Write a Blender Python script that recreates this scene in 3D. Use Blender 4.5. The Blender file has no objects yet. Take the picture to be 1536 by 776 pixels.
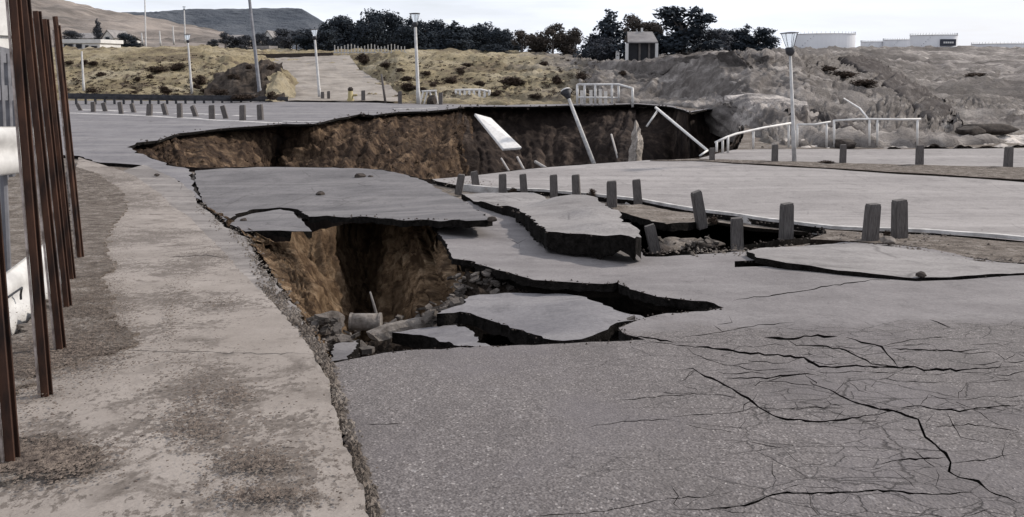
import bpy, bmesh, math, random
import numpy as np
from mathutils import Vector, Matrix, noise
from mathutils.geometry import delaunay_2d_cdt
random.seed(11)
R = math.radians
scene = bpy.context.scene
COL = scene.collection

# ------------------------------------------------------------------ camera
CAM_H, PITCH, FPX, SHIFT = 1.65, R(4.0), 1200.0, -214.0/1536
cam_d = bpy.data.cameras.new('camera'); cam = bpy.data.objects.new('camera', cam_d); COL.objects.link(cam)
cam.location = (0, 0, CAM_H); cam.rotation_euler = (R(90)-PITCH, 0, 0)
cam_d.sensor_width = 36; cam_d.lens = 36*FPX/1536; cam_d.shift_y = SHIFT
cam_d.clip_start = 0.05; cam_d.clip_end = 9000
scene.camera = cam
scene.view_settings.view_transform = 'Standard'; scene.view_settings.look = 'None'
scene.view_settings.exposure = 0.33; scene.view_settings.gamma = 1

# ------------------------------------------------------------------ sky + sun
SUN = Vector((0.78, 0.34, 0.60)).normalized()
w = bpy.data.worlds.new('World'); scene.world = w; w.use_nodes = True
nt = w.node_tree; nt.nodes.clear()
def wn(t, **k):
    n = nt.nodes.new(t)
    for a, b in k.items(): setattr(n, a, b)
    return n
out = wn('ShaderNodeOutputWorld'); bg = wn('ShaderNodeBackground')
sky = wn('ShaderNodeTexSky'); sky.sky_type = 'NISHITA'; sky.sun_disc = False
sky.sun_elevation = math.asin(SUN.z); sky.sun_rotation = math.atan2(SUN.x, SUN.y)
sky.dust_density = 2.0; sky.air_density = 1.0
tc = wn('ShaderNodeTexCoord'); mp = wn('ShaderNodeMapping'); mp.inputs['Scale'].default_value = (1.6, 1.6, 9)
mp.inputs['Location'].default_value = (2.1, 0.4, 0.35)
nz = wn('ShaderNodeTexNoise'); nz.inputs['Scale'].default_value = 1.5; nz.inputs['Detail'].default_value = 7; nz.inputs['Roughness'].default_value = 0.55
rp = wn('ShaderNodeValToRGB'); rp.color_ramp.elements[0].position = 0.34; rp.color_ramp.elements[1].position = 0.56
rp.color_ramp.elements[0].color = (0.62, 0.62, 0.62, 1)
mx = wn('ShaderNodeMix', data_type='RGBA'); mx.inputs[7].default_value = (12.0, 12.0, 12.2, 1)
L = nt.links.new
L(tc.outputs['Generated'], mp.inputs[0]); L(mp.outputs[0], nz.inputs[0]); L(nz.outputs[0], rp.inputs[0])
n2 = wn('ShaderNodeTexNoise'); n2.inputs['Scale'].default_value = 0.9; n2.inputs['Detail'].default_value = 4; L(mp.outputs[0], n2.inputs[0])
r2 = wn('ShaderNodeValToRGB'); r2.color_ramp.elements[0].position = 0.42; r2.color_ramp.elements[1].position = 0.60
r2.color_ramp.elements[0].color = (0.66, 0.76, 0.95, 1); r2.color_ramp.elements[1].color = (1, 1, 1, 1)
ml = wn('ShaderNodeMix', data_type='RGBA', blend_type='MULTIPLY'); ml.inputs[0].default_value = 1; ml.inputs[6].default_value = (13.7, 13.4, 13.2, 1)
L(r2.outputs[0], ml.inputs[7]); L(ml.outputs[2], mx.inputs[7])
L(rp.outputs[0], mx.inputs[0]); L(sky.outputs[0], mx.inputs[6]); L(mx.outputs[2], bg.inputs[0]); L(bg.outputs[0], out.inputs[0])
bg.inputs[1].default_value = 0.072
sd = bpy.data.lights.new('sun', 'SUN'); sd.energy = 3.3; sd.angle = R(3); sd.color = (1, 0.93, 0.84)
so = bpy.data.objects.new('sun', sd); COL.objects.link(so)
so.rotation_euler = (-SUN).to_track_quat('-Z', 'Y').to_euler()

# ------------------------------------------------------------------ materials
def rgb(c): return (c[0], c[1], c[2], 1)
class NT:
    def __init__(s, name, rough=0.9, spec=0.25):
        s.m = bpy.data.materials.new(name); s.m.use_nodes = True; s.t = s.m.node_tree
        s.b = s.t.nodes['Principled BSDF']; s.b.inputs['Roughness'].default_value = rough
        s.b.inputs['Specular IOR Level'].default_value = spec
        s.tc = s.t.nodes.new('ShaderNodeTexCoord'); s.co = s.tc.outputs['Object']
    def n(s, t, **k):
        n = s.t.nodes.new(t)
        for a, b in k.items(): setattr(n, a, b)
        return n
    def l(s, a, b): s.t.links.new(a, b)
    def map(s, sc, rot=(0, 0, 0)):
        m = s.n('ShaderNodeMapping'); m.inputs['Scale'].default_value = sc; m.inputs['Rotation'].default_value = rot
        s.l(s.co, m.inputs[0]); return m.outputs[0]
    def noise(s, scale, detail=6, rough=0.55, stretch=None, dist=0.0, rot=(0, 0, 0)):
        n = s.n('ShaderNodeTexNoise'); n.inputs['Scale'].default_value = scale; n.inputs['Detail'].default_value = detail
        n.inputs['Roughness'].default_value = rough; n.inputs['Distortion'].default_value = dist
        s.l(s.map(stretch, rot) if stretch else s.co, n.inputs[0]); return n.outputs[0]
    def voro(s, scale, feature='F1', outn='Color', stretch=None):
        n = s.n('ShaderNodeTexVoronoi', feature=feature); n.inputs['Scale'].default_value = scale
        s.l(s.map(stretch) if stretch else s.co, n.inputs[0]); return n.outputs[outn]
    def ramp(s, fac, *stops):
        r = s.n('ShaderNodeValToRGB'); e = r.color_ramp.elements
        while len(e) < len(stops): e.new(0.5)
        for i, (p, c) in enumerate(stops):
            e[i].position = p; e[i].color = rgb(c) if isinstance(c, tuple) else (c, c, c, 1)
        s.l(fac, r.inputs[0]); return r.outputs[0]
    def mix(s, fac, a, b, mode='MIX'):
        m = s.n('ShaderNodeMix', data_type='RGBA', blend_type=mode)
        for k, v in ((0, fac), (6, a), (7, b)):
            if isinstance(v, (int, float)): m.inputs[k].default_value = v
            elif isinstance(v, tuple): m.inputs[k].default_value = rgb(v)
            else: s.l(v, m.inputs[k])
        return m.outputs[2]
    def math(s, op, a, b=None, clamp=False):
        m = s.n('ShaderNodeMath', operation=op, use_clamp=clamp)
        for k, v in ((0, a), (1, b)):
            if v is None: continue
            if isinstance(v, (int, float)): m.inputs[k].default_value = v
            else: s.l(v, m.inputs[k])
        return m.outputs[0]
    def bump(s, h, strength, dist=0.02, prev=None):
        b = s.n('ShaderNodeBump'); b.inputs['Strength'].default_value = strength; b.inputs['Distance'].default_value = dist
        s.l(h, b.inputs['Height'])
        if prev is not None: s.l(prev, b.inputs['Normal'])
        return b.outputs[0]
    def done(s, col, nrm=None):
        if isinstance(col, tuple): s.b.inputs['Base Color'].default_value = rgb(col)
        else: s.l(col, s.b.inputs['Base Color'])
        if nrm is not None: s.l(nrm, s.b.inputs['Normal'])
        return s.m
MAT = {}
def simple(name, c1, c2, scale=3, rough=0.9, bump=0.3, bscale=None, dist=0.02, stretch=None, spec=0.25, lo=0.35, hi=0.65):
    t = NT(name, rough, spec); f = t.noise(scale, 7, 0.6, stretch)
    MAT[name] = t.done(t.ramp(f, (lo, c1), (hi, c2)), t.bump(t.noise(bscale or scale*4, 5, 0.6, stretch), bump, dist)); return MAT[name]

# ------------------------------------------------------------------ ground shape and pixel -> place helpers
def z0(x, y):
    t = (y-3.0)/13.0
    if t <= 0: z = 0.0
    elif t >= 1: z = -1.4
    else: z = -1.4*(t*0.86+0.14*(t*t*(3-2*t)))
    k = min(1.0, y/10.0)
    z += 0.035*k*noise.noise(Vector((x*0.35, y*0.35, 1.7))) + 0.010*noise.noise(Vector((x*1.3, y*1.3, 4.2)))
    return z
CP, SP = math.cos(PITCH), math.sin(PITCH)
def ray(u, v):
    xc = (u-768)/FPX; yc = (388-v)/FPX + SHIFT*1536/FPX
    d = Vector((xc, yc*SP+CP, yc*CP-SP)); return d/d.y
def P(u, v, Y):
    d = ray(u, v); return Vector((d.x*Y, Y, CAM_H+d.z*Y))
def G(u, v, dz=0.0):
    d = ray(u, v); a = 1.0; b = None; y = 1.0
    f = lambda y: CAM_H+d.z*y-(z0(d.x*y, y)+dz)
    while y < 400:
        y2 = y*1.06
        if f(y2) < 0: a, b = y, y2; break
        y = y2
    if b is None: b = 400; a = 399
    for _ in range(22):
        m = 0.5*(a+b)
        if f(m) < 0: b = m
        else: a = m
    return Vector((d.x*b, b, CAM_H+d.z*b))
def Gl(pts, dz=0.0): return [G(p[0], p[1], dz if len(p) < 3 else p[2]) for p in pts]
def pxm(Y): return FPX/Y

# ------------------------------------------------------------------ object helpers
def tag(o, label=None, cat=None, group=None, kind=None):
    if label: o['label'] = label
    if cat: o['category'] = cat
    if group: o['group'] = group
    if kind: o['kind'] = kind
    return o
def empty(name, loc, label=None, cat=None, group=None):
    o = bpy.data.objects.new(name, None); COL.objects.link(o); o.location = loc
    o.empty_display_size = 0.2
    return tag(o, label, cat, group)
def mesh_obj(name, verts, faces, mats, parent=None, smooth=True, fm=None):
    me = bpy.data.meshes.new(name); me.from_pydata([tuple(v) for v in verts], [], faces)
    if not isinstance(mats, (list, tuple)): mats = [mats]
    for m in mats: me.materials.append(MAT[m] if isinstance(m, str) else m)
    if fm is not None: me.polygons.foreach_set('material_index', fm)
    me.polygons.foreach_set('use_smooth', [smooth]*len(me.polygons)); me.update()
    o = bpy.data.objects.new(name, me); COL.objects.link(o)
    if parent: o.parent = parent
    return o
def bm_obj(name, bm, mat, parent=None, smooth=False):
    me = bpy.data.meshes.new(name); bm.normal_update(); bm.to_mesh(me); bm.free()
    me.materials.append(MAT[mat]); me.polygons.foreach_set('use_smooth', [smooth]*len(me.polygons))
    o = bpy.data.objects.new(name, me); COL.objects.link(o)
    if parent: o.parent = parent
    return o
def bx(bm, c, s, rot=None):
    r = bmesh.ops.create_cube(bm, size=1)['verts']
    for v in r:
        p = Vector((v.co.x*s[0], v.co.y*s[1], v.co.z*s[2]))
        if rot is not None: p = rot @ p
        v.co = p+Vector(c)
    return r
def tube(bm, pts, rad, n=8, cap=True):
    pts = [Vector(p) for p in pts]
    if not isinstance(rad, (list, tuple)): rad = [rad]*len(pts)
    rings = []; up = Vector((0.31, 0.2, 0.93))
    for i, p in enumerate(pts):
        d = (pts[min(i+1, len(pts)-1)]-pts[max(i-1, 0)]).normalized()
        if abs(d.dot(up)) > 0.99: up = Vector((1, 0, 0))
        a = d.cross(up).normalized(); b = d.cross(a)
        rings.append([bm.verts.new(p+(a*math.cos(2*math.pi*k/n)+b*math.sin(2*math.pi*k/n))*rad[i]) for k in range(n)])
    for r0, r1 in zip(rings, rings[1:]):
        for k in range(n): bm.faces.new((r0[k], r0[(k+1) % n], r1[(k+1) % n], r1[k]))
    if cap: bm.faces.new(rings[0][::-1]); bm.faces.new(rings[-1])
def dup(o, loc=None, rotz=None, scale=None):
    r = o.copy(); COL.objects.link(r)
    if loc is not None: r.location = loc
    if rotz is not None: r.rotation_euler = (0, 0, rotz)
    if scale is not None: r.scale = scale if isinstance(scale, tuple) else (scale,)*3
    for ch in list(o.children):
        c = ch.copy(); COL.objects.link(c); c.parent = r
        for g in ch.children:
            d = g.copy(); COL.objects.link(d); d.parent = c
    return r

def pip(px, py, poly):
    x, y = np.asarray(px), np.asarray(py); P_ = np.asarray(poly)
    x0, y0 = P_[:, 0], P_[:, 1]; x1, y1 = np.roll(x0, -1), np.roll(y0, -1)
    c = np.zeros(len(x), int)
    for a, b, cc, d in zip(x0, y0, x1, y1):
        if b == d: continue
        m = ((b > y) != (d > y)) & (x < (cc-a)*(y-b)/(d-b)+a)
        c += m
    return (c % 2) == 1
def rough_outline(pts, r, jag, keep=None):
    res = []; n = len(pts)
    for i in range(n):
        a, b = Vector(pts[i][:2]), Vector(pts[(i+1) % n][:2])
        L_ = (b-a).length; st = max(0.02, r*(a.y+b.y)*0.5); k = max(1, min(400, int(L_/st)))
        nrm = Vector((-(b-a).y, (b-a).x)).normalized() if L_ > 1e-6 else Vector((0, 0))
        for j in range(k):
            p = a+(b-a)*(j/k)
            if j and jag > 0:
                q = Vector((p.x*7, p.y*7, 3.3))
                p = p+nrm*(jag*min(1, L_/max(jag, 1e-4)/2)*(noise.noise(q)+0.6*noise.noise(q*2.7)+random.uniform(-.25, .25)))
            res.append((p.x, p.y))
    return res
def sheet(name, outline, mats, holes=(), dz=0.0, thick=0.1, r=0.025, jag=0.03, hole_jag=None, zf=None, parent=None, label=None, cat=None, kind=None, group=None, xr=60):
    """a ground-hugging slab: outline/holes in plan metres, real thickness, broken edges"""
    if zf is None: zf = lambda x, y: z0(x, y)+dz
    out_ = rough_outline(outline, r*0.6, jag)
    hl = [rough_outline(h, r*0.6, jag if hole_jag is None else hole_jag) if len(h) < 60 else [(p[0], p[1]) for p in h] for h in holes]
    V = []; E = []
    for poly in [out_]+hl:
        b = len(V); V += poly; E += [(b+i, b+(i+1) % len(poly)) for i in range(len(poly))]
    ys = [p[1] for p in out_]; xs = [p[0] for p in out_]
    y = max(0.5, min(ys)); gx = []; gy = []
    while y < max(ys):
        st = r*y; lo = max(min(xs), -xr, -1.5*y-3); hi = min(max(xs), xr, 1.5*y+3)
        n = int((hi-lo)/st)
        for i in range(n):
            gx.append(lo+(i+random.uniform(.25, .75))*st); gy.append(y+random.uniform(-.25, .25)*st)
        y += st
    if gx:
        ins = pip(gx, gy, out_)
        for h in hl: ins &= ~pip(gx, gy, h)
        V += [(gx[i], gy[i]) for i in np.nonzero(ins)[0]]
    vs, es, fs, *_ = delaunay_2d_cdt([Vector(v) for v in V], E, [], 0, 1e-5)
    cx = [sum(vs[i].x for i in f)/len(f) for f in fs]; cy = [sum(vs[i].y for i in f)/len(f) for f in fs]
    ok = pip(cx, cy, out_)
    for h in hl: ok &= ~pip(cx, cy, h)
    fs = [list(fs[i]) for i in np.nonzero(ok)[0]]
    F = []
    for f in fs:
        a, b, c = (vs[i] for i in f[:3])
        if (b-a).cross(c-a) < 0: f = f[::-1]
        F.append(f)
    cnt = {}
    for f in F:
        for i in range(len(f)): cnt[(f[i], f[(i+1) % len(f)])] = 1
    bd = [e for e in cnt if (e[1], e[0]) not in cnt]
    used = {}; verts = []
    def vid(i, low):
        k = (i, low)
        if k not in used:
            used[k] = len(verts); p = vs[i]; z = zf(p.x, p.y)
            if low:
                z -= thick*(1+0.32*noise.noise(Vector((p.x*4, p.y*4, 0)))+.3*noise.noise(Vector((p.x*15, p.y*15, 5))))
            verts.append((p.x, p.y, z))
        return used[k]
    faces = [[vid(i, 0) for i in f] for f in F]; fm = [0]*len(faces)
    top_n = len(faces)
    # side walls with their own top vertices so shading stays crisp
    for a, b in bd:
        ka = []
        for (i, low) in ((a, 0), (a, 1), (b, 1), (b, 0)):
            k = (i, low, 's')
            if k not in used:
                used[k] = len(verts); p = vs[i]; z = zf(p.x, p.y)
                if low: z -= thick*(1+0.32*noise.noise(Vector((p.x*4, p.y*4, 0)))+.3*noise.noise(Vector((p.x*15, p.y*15, 5))))
                verts.append((p.x, p.y, z))
            ka.append(used[k])
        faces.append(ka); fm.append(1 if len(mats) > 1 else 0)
    o = mesh_obj(name, verts, faces, mats, parent, True, fm)
    tag(o, label, cat, group, kind); return o
def idw(ctrl):
    c = [(p.x, p.y, d) for p, d in ctrl]
    def f(x, y):
        s = t = 0.0
        for a, b, d in c:
            w_ = 1.0/((x-a)**2+(y-b)**2+0.02)**1.6; s += w_; t += w_*d
        return z0(x, y)+t/s+.012*noise.noise(Vector((x*2.2, y*2.2, 8)))+.006*noise.noise(Vector((x*7, y*7, 3)))
    return f
def slab(name, pts, mats, extra=(), thick=0.15, jag=0.03, r=0.02, **k):
    """a broken plate: pts = (u, v, height above the natural ground)"""
    W = [G(*p) for p in pts]; ctrl = [(w_, p[2]) for w_, p in zip(W, pts)]+[(G(*p), p[2]) for p in extra]
    return sheet(name, [(w_.x, w_.y) for w_ in W], mats, zf=idw(ctrl), thick=thick, jag=jag, r=r, **k)
def resample(row, n, curve=True):
    L_ = [0.0]
    for a, b in zip(row, row[1:]): L_.append(L_[-1]+max(1e-6, (b-a).length))
    res = []; j = 0
    for i in range(n):
        s = L_[-1]*i/(n-1)
        while j < len(L_)-2 and L_[j+1] < s: j += 1
        t = (s-L_[j])/(L_[j+1]-L_[j]); res.append(row[j].lerp(row[j+1], min(1, max(0, t))))
    return res
def patch(name, rows, nu, nv, mat, amp=0.2, fu=1.0, fv=0.2, fine=0.05, ff=3.0, seed=0, edge0=0.15, edge1=1.0, warp=0.0, parent=None, label=None, cat=None, kind=None, byidx=False):
    """surface lofted through rows of points, then eroded with gullies running down it"""
    if byidx:
        RR = []
        for r_ in rows:
            n = len(r_)-1; q = []
            for i in range(nu):
                s = i*n/(nu-1); j = min(n-1, int(s)); q.append(r_[j].lerp(r_[j+1], s-j))
            RR.append(q)
    else: RR = [resample(r_, nu) for r_ in rows]
    m = len(RR)-1; grid = []
    for j in range(nv):
        t = j*m/(nv-1); k = min(m-1, int(t)); grid.append([RR[k][i].lerp(RR[k+1][i], t-k) for i in range(nu)])
    A = np.array([[tuple(p) for p in r_] for r_ in grid])
    du = np.gradient(A, axis=1); dv = np.gradient(A, axis=0); N = np.cross(du, dv)
    N /= np.maximum(np.linalg.norm(N, axis=2, keepdims=True), 1e-9)
    seg = np.linalg.norm(np.diff(A, axis=1), axis=2).mean(0); s = np.concatenate([[0], np.cumsum(seg)])
    hs = np.linalg.norm(np.diff(A, axis=0), axis=2).mean(1); h = np.concatenate([[0], np.cumsum(hs)])
    verts = []
    for j in range(nv):
        t = j/(nv-1); e = edge0+(1-edge0)*min(1, t/0.2); e *= edge1+(1-edge1)*min(1, (1-t)/0.2)
        for i in range(nu):
            q = Vector((s[i]*fu+warp*h[j]+seed*7.1, h[j]*fv+seed*3.3, seed))
            q.x += 1.1*noise.noise(Vector((s[i]*fu*.35+seed, h[j]*fv*1.5, seed*2.2)))+.35*noise.noise(Vector((s[i]*fu, h[j]*fu*.8, seed*1.2))); a1 = 1-2*abs(noise.noise(q)); a2 = 1-2*abs(noise.noise(q*2.3+Vector((5, 0, 0)))); a3 = noise.noise(q*0.4)
            x, y, z = A[j, i]; f3 = noise.fractal(Vector((x*ff, y*ff, z*ff+seed)), 0.8, 2.0, 4)
            d = amp*e*(0.55*a1+0.3*a2+0.8*a3-0.2)+fine*f3*(0.3+0.7*e)
            verts.append(A[j, i]+N[j, i]*d)
    faces = [(j*nu+i, (j+1)*nu+i, (j+1)*nu+i+1, j*nu+i+1) for j in range(nv-1) for i in range(nu-1)]
    o = mesh_obj(name, verts, faces, mat, parent, True)
    return tag(o, label, cat, None, kind)
def crack(pts, w):
    """hairline opening as a thin polygon in plan, tapered at both ends"""
    q = []
    for a, b in zip(pts, pts[1:]):
        n = max(1, int(math.hypot(b[0]-a[0], b[1]-a[1])/9))
        for i in range(n): q.append((a[0]+(b[0]-a[0])*i/n+random.uniform(-1.4, 1.4), a[1]+(b[1]-a[1])*i/n+random.uniform(-.9, .9)))
    q.append(pts[-1]); q = [q[0]]+[(a[0]+random.uniform(-1.2, 1.2), a[1]+random.uniform(-1, 1)) for a in q[1:-1]]+[q[-1]]; up = []; dn = []
    for i, p in enumerate(q):
        a, b = q[max(0, i-1)], q[min(len(q)-1, i+1)]; dx, dy = b[0]-a[0], b[1]-a[1]; l = math.hypot(dx, dy) or 1
        t = i/(len(q)-1); ww = w*(0.46 if w > 2.1 else 0.33)*(min(1, 5*t+.12, 5*(1-t)+.12))*random.uniform(.45, 1.35)
        up.append((p[0]+dy/l*ww*1.3, p[1]-dx/l*ww)); dn.append((p[0]-dy/l*ww*1.3, p[1]+dx/l*ww))
    poly = up+dn[::-1]
    g = [G(*p) for p in poly]; return [(a.x, a.y) for a in g]
def rock(name, c, s, mat, seed, parent=None, sub=2, flat=0.0, **k):
    bm = bmesh.new(); bmesh.ops.create_icosphere(bm, subdivisions=sub, radius=1)
    rz = Matrix.Rotation(seed*1.7, 3, 'Z')
    for v in bm.verts:
        p = v.co.copy(); f = 1+0.35*noise.noise(p*1.3+Vector((seed*3.1, 0, 0)))+0.12*noise.noise(p*4+Vector((0, seed, 0)))
        p = p*f
        for ax in ((1, .3, .2), (-.4, 1, .5), (.2, -.6, 1), (-.9, -.5, .3)):
            d = Vector(ax).normalized(); o_ = p.dot(d)
            if o_ > 0.72: p -= d*(o_-0.72)
        v.co = rz @ Vector((p.x*s[0], p.y*s[1], p.z*s[2]))
    o = bm_obj(name, bm, mat, parent, sub > 2); o.location = c
    return tag(o, k.get('label'), k.get('cat'), k.get('group'), k.get('kind'))

# ------------------------------------------------------------------ procedural materials
# worn road: coarse chip seal near the camera, smoother resurfacing beyond an uneven joint
def plan(u, v): p = G(u, v); return p.x, p.y
def road_material():
    t = NT('asphalt', 0.92, 0.2)
    (x1, y1), (x2, y2) = plan(700, 505), plan(1516, 482)
    nx, ny = -(y2-y1), (x2-x1); l = math.hypot(nx, ny); nx /= l; ny /= l; c = nx*x1+ny*y1
    sep = t.n('ShaderNodeSeparateXYZ'); t.l(t.co, sep.inputs[0])
    d = t.math('ADD', t.math('MULTIPLY', sep.outputs[0], nx), t.math('MULTIPLY', sep.outputs[1], ny))
    d = t.math('ADD', t.math('SUBTRACT', d, c), t.math('MULTIPLY', t.math('SUBTRACT', t.noise(1.6, 8, 0.7), 0.5), 1.6))
    m = t.math('ADD', t.math('MULTIPLY', d, 3.5), 0.4, True)
    big = t.noise(0.9, 6, 0.6)
    base = t.ramp(big, (0.3, (.105, .093, .091)), (0.7, (.158, .142, .138)))
    cells = t.voro(120); stone = t.ramp(cells, (0.0, (.030, .026, .025)), (0.5, (.125, .112, .109)), (0.84, (.21, .19, .184)), (1.0, (.52, .48, .46)))
    coarse = t.mix(0.72, base, stone)
    chips = t.ramp(t.voro(52), (0.9, 0.0), (0.97, 1.0)); coarse = t.mix(t.math('MULTIPLY', chips, 0.45), coarse, (.36, .34, .335))
    blot = t.ramp(t.noise(9, 5, 0.7), (0.35, 0.0), (0.62, 0.55)); coarse = t.mix(blot, coarse, t.mix(0.5, coarse, (.08, .072, .073)))
    fine = t.mix(0.3, t.ramp(t.noise(1.3, 7, 0.62), (0.3, (.122, .113, .114)), (0.7, (.182, .170, .170))), t.ramp(t.voro(110), (0.0, .3), (1.0, .7)), 'OVERLAY')
    fine = t.mix(0.75, fine, t.ramp(t.noise(1.3, 7, 0.62), (0.3, (.122, .113, .114)), (0.7, (.186, .174, .174))))
    streak = t.ramp(t.noise(1.0, 5, 0.6, (0.5, 2.2, 1)), (0.45, 0.0), (0.75, 0.5)); fine = t.mix(streak, fine, (.235, .225, .222))
    col = t.mix(m, coarse, fine)
    coarse = t.mix(t.ramp(t.noise(0.75, 5, 0.6), (0.48, 0.0), (0.60, 0.6)), coarse, t.mix(1.0, base, (.94, .95, 1.0), 'MULTIPLY'))
    coarse = t.mix(t.ramp(t.noise(2.1, 8, 0.7, (1, .5, 1)), (0.50, 0.0), (0.66, 0.45)), coarse, (.075, .067, .065))
    fine = t.mix(t.ramp(t.noise(3.2, 8, 0.75), (0.53, 0.0), (0.68, 0.5)), fine, (.085, .078, .078))
    fine = t.mix(0.4, fine, t.ramp(t.voro(60), (0.0, (.32, .30, .30)), (1.0, (.70, .68, .67))), 'OVERLAY')
    col = t.mix(m, coarse, fine)
    def net(scale, wid, warp, stretch):
        v = t.n('ShaderNodeTexVoronoi', feature='DISTANCE_TO_EDGE'); v.inputs['Scale'].default_value = scale
        w_ = t.n('ShaderNodeMix', data_type='VECTOR'); w_.inputs[0].default_value = warp; nz_ = t.n('ShaderNodeTexNoise'); nz_.inputs['Scale'].default_value = 3.5; nz_.inputs['Detail'].default_value = 8; nz_.inputs['Roughness'].default_value = .7
        mp_ = t.map(stretch, (0, 0, -.25)); t.l(mp_, nz_.inputs[0]); t.l(mp_, w_.inputs[4]); t.l(nz_.outputs['Color'], w_.inputs[5]); t.l(w_.outputs[1], v.inputs[0])
        return t.ramp(v.outputs['Distance'], (0.0, 1.0), (wid, 0.0))
    xx = t.math('ADD', sep.outputs[0], t.math('MULTIPLY', t.math('SUBTRACT', t.noise(0.9, 6), 0.5), 2.5))
    zone = t.ramp(t.math('MULTIPLY', xx, 0.4), (0.10, 0.06), (0.36, 1.0)); pat = t.ramp(t.noise(1.1, 5, .6), (0.38, 0.25), (0.52, 1.0))
    c1 = net(2.6, 0.012, 0.10, (.8, 1.5, 1)); c2 = net(6.5, 0.022, 0.07, (.8, 1.4, 1))
    c2m = t.math('MULTIPLY', c2, t.ramp(t.noise(0.8, 4), (0.42, 0.0), (0.54, 0.9)))
    cr = t.math('MULTIPLY', t.math('MAXIMUM', c1, c2m), t.math('MULTIPLY', zone, pat))
    cr = t.math('MULTIPLY', cr, t.math('SUBTRACT', 1.0, t.math('MULTIPLY', m, 0.8)))
    col = t.mix(t.math('MULTIPLY', cr, 0.85), col, (.030, .026, .025))
    h = t.mix(m, t.voro(85, outn='Distance'), t.noise(60, 3)); nb = t.bump(h, 0.55, 0.006)
    nb = t.bump(t.noise(7, 6, 0.6), 0.35, 0.03, nb); nb = t.bump(t.math('SUBTRACT', 1.0, cr), 0.6, 0.012, nb)
    MAT['asphalt'] = t.done(col, nb)
road_material()
def plain_asphalt(name, a, b, dust, rot=0.0, cracks=0.5):
    t = NT(name, 0.93, 0.2); c = t.ramp(t.noise(0.9, 8, 0.7), (0.34, a), (0.66, b))
    s = t.ramp(t.noise(0.55, 6, 0.65, (0.22, 2.4, 1), 0.3, (0, 0, rot)), (0.46, 0.0), (0.66, 0.8)); c = t.mix(s, c, dust)
    s2 = t.ramp(t.noise(0.8, 5, 0.6, (0.10, 3.2, 1), 0.1, (0, 0, rot)), (0.56, 0.0), (0.72, 0.22)); c = t.mix(s2, c, tuple(x*.62 for x in a))
    bl = t.ramp(t.noise(2.6, 8, 0.75), (0.52, 0.0), (0.66, 0.5)); c = t.mix(bl, c, tuple(x*.6 for x in a))
    c = t.mix(0.35, c, t.ramp(t.voro(42), (0.0, (.30, .28, .28)), (1.0, (.72, .70, .69))), 'OVERLAY')
    v = t.n('ShaderNodeTexVoronoi', feature='DISTANCE_TO_EDGE'); v.inputs['Scale'].default_value = 0.75
    w_ = t.n('ShaderNodeMix', data_type='VECTOR'); w_.inputs[0].default_value = 0.14; nz_ = t.n('ShaderNodeTexNoise'); nz_.inputs['Scale'].default_value = 1.8; nz_.inputs['Detail'].default_value = 6
    t.l(t.co, nz_.inputs[0]); t.l(t.co, w_.inputs[4]); t.l(nz_.outputs['Color'], w_.inputs[5]); t.l(w_.outputs[1], v.inputs[0])
    cr = t.math('MULTIPLY', t.ramp(v.outputs['Distance'], (0.0, 1.0), (0.014, 0.0)), t.ramp(t.noise(0.4, 3), (0.47, 0.0), (0.57, 1.0)))
    c = t.mix(t.math('MULTIPLY', cr, cracks), c, (.035, .03, .03))
    MAT[name] = t.done(c, t.bump(t.noise(6, 7, 0.65), 0.35, 0.03, t.bump(t.noise(40, 5), 0.35, 0.01)))
plain_asphalt('asphalt_far', (.125, .120, .128), (.180, .173, .178), (.215, .206, .206), 0.1)
plain_asphalt('asphalt_plate', (.088, .084, .087), (.142, .135, .138), (.175, .167, .167), 0.6)
plain_asphalt('asphalt_pale', (.185, .172, .168), (.240, .225, .219), (.285, .268, .260), R(31), 0.3)
plain_asphalt('asphalt_tilted', (.15, .140, .137), (.215, .203, .198), (.27, .257, .25), 0.9, 0.5)
plain_asphalt('asphalt_dusty', (.13, .118, .112), (.20, .185, .176), (.29, .268, .252), 0.9, 0.4)
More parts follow.
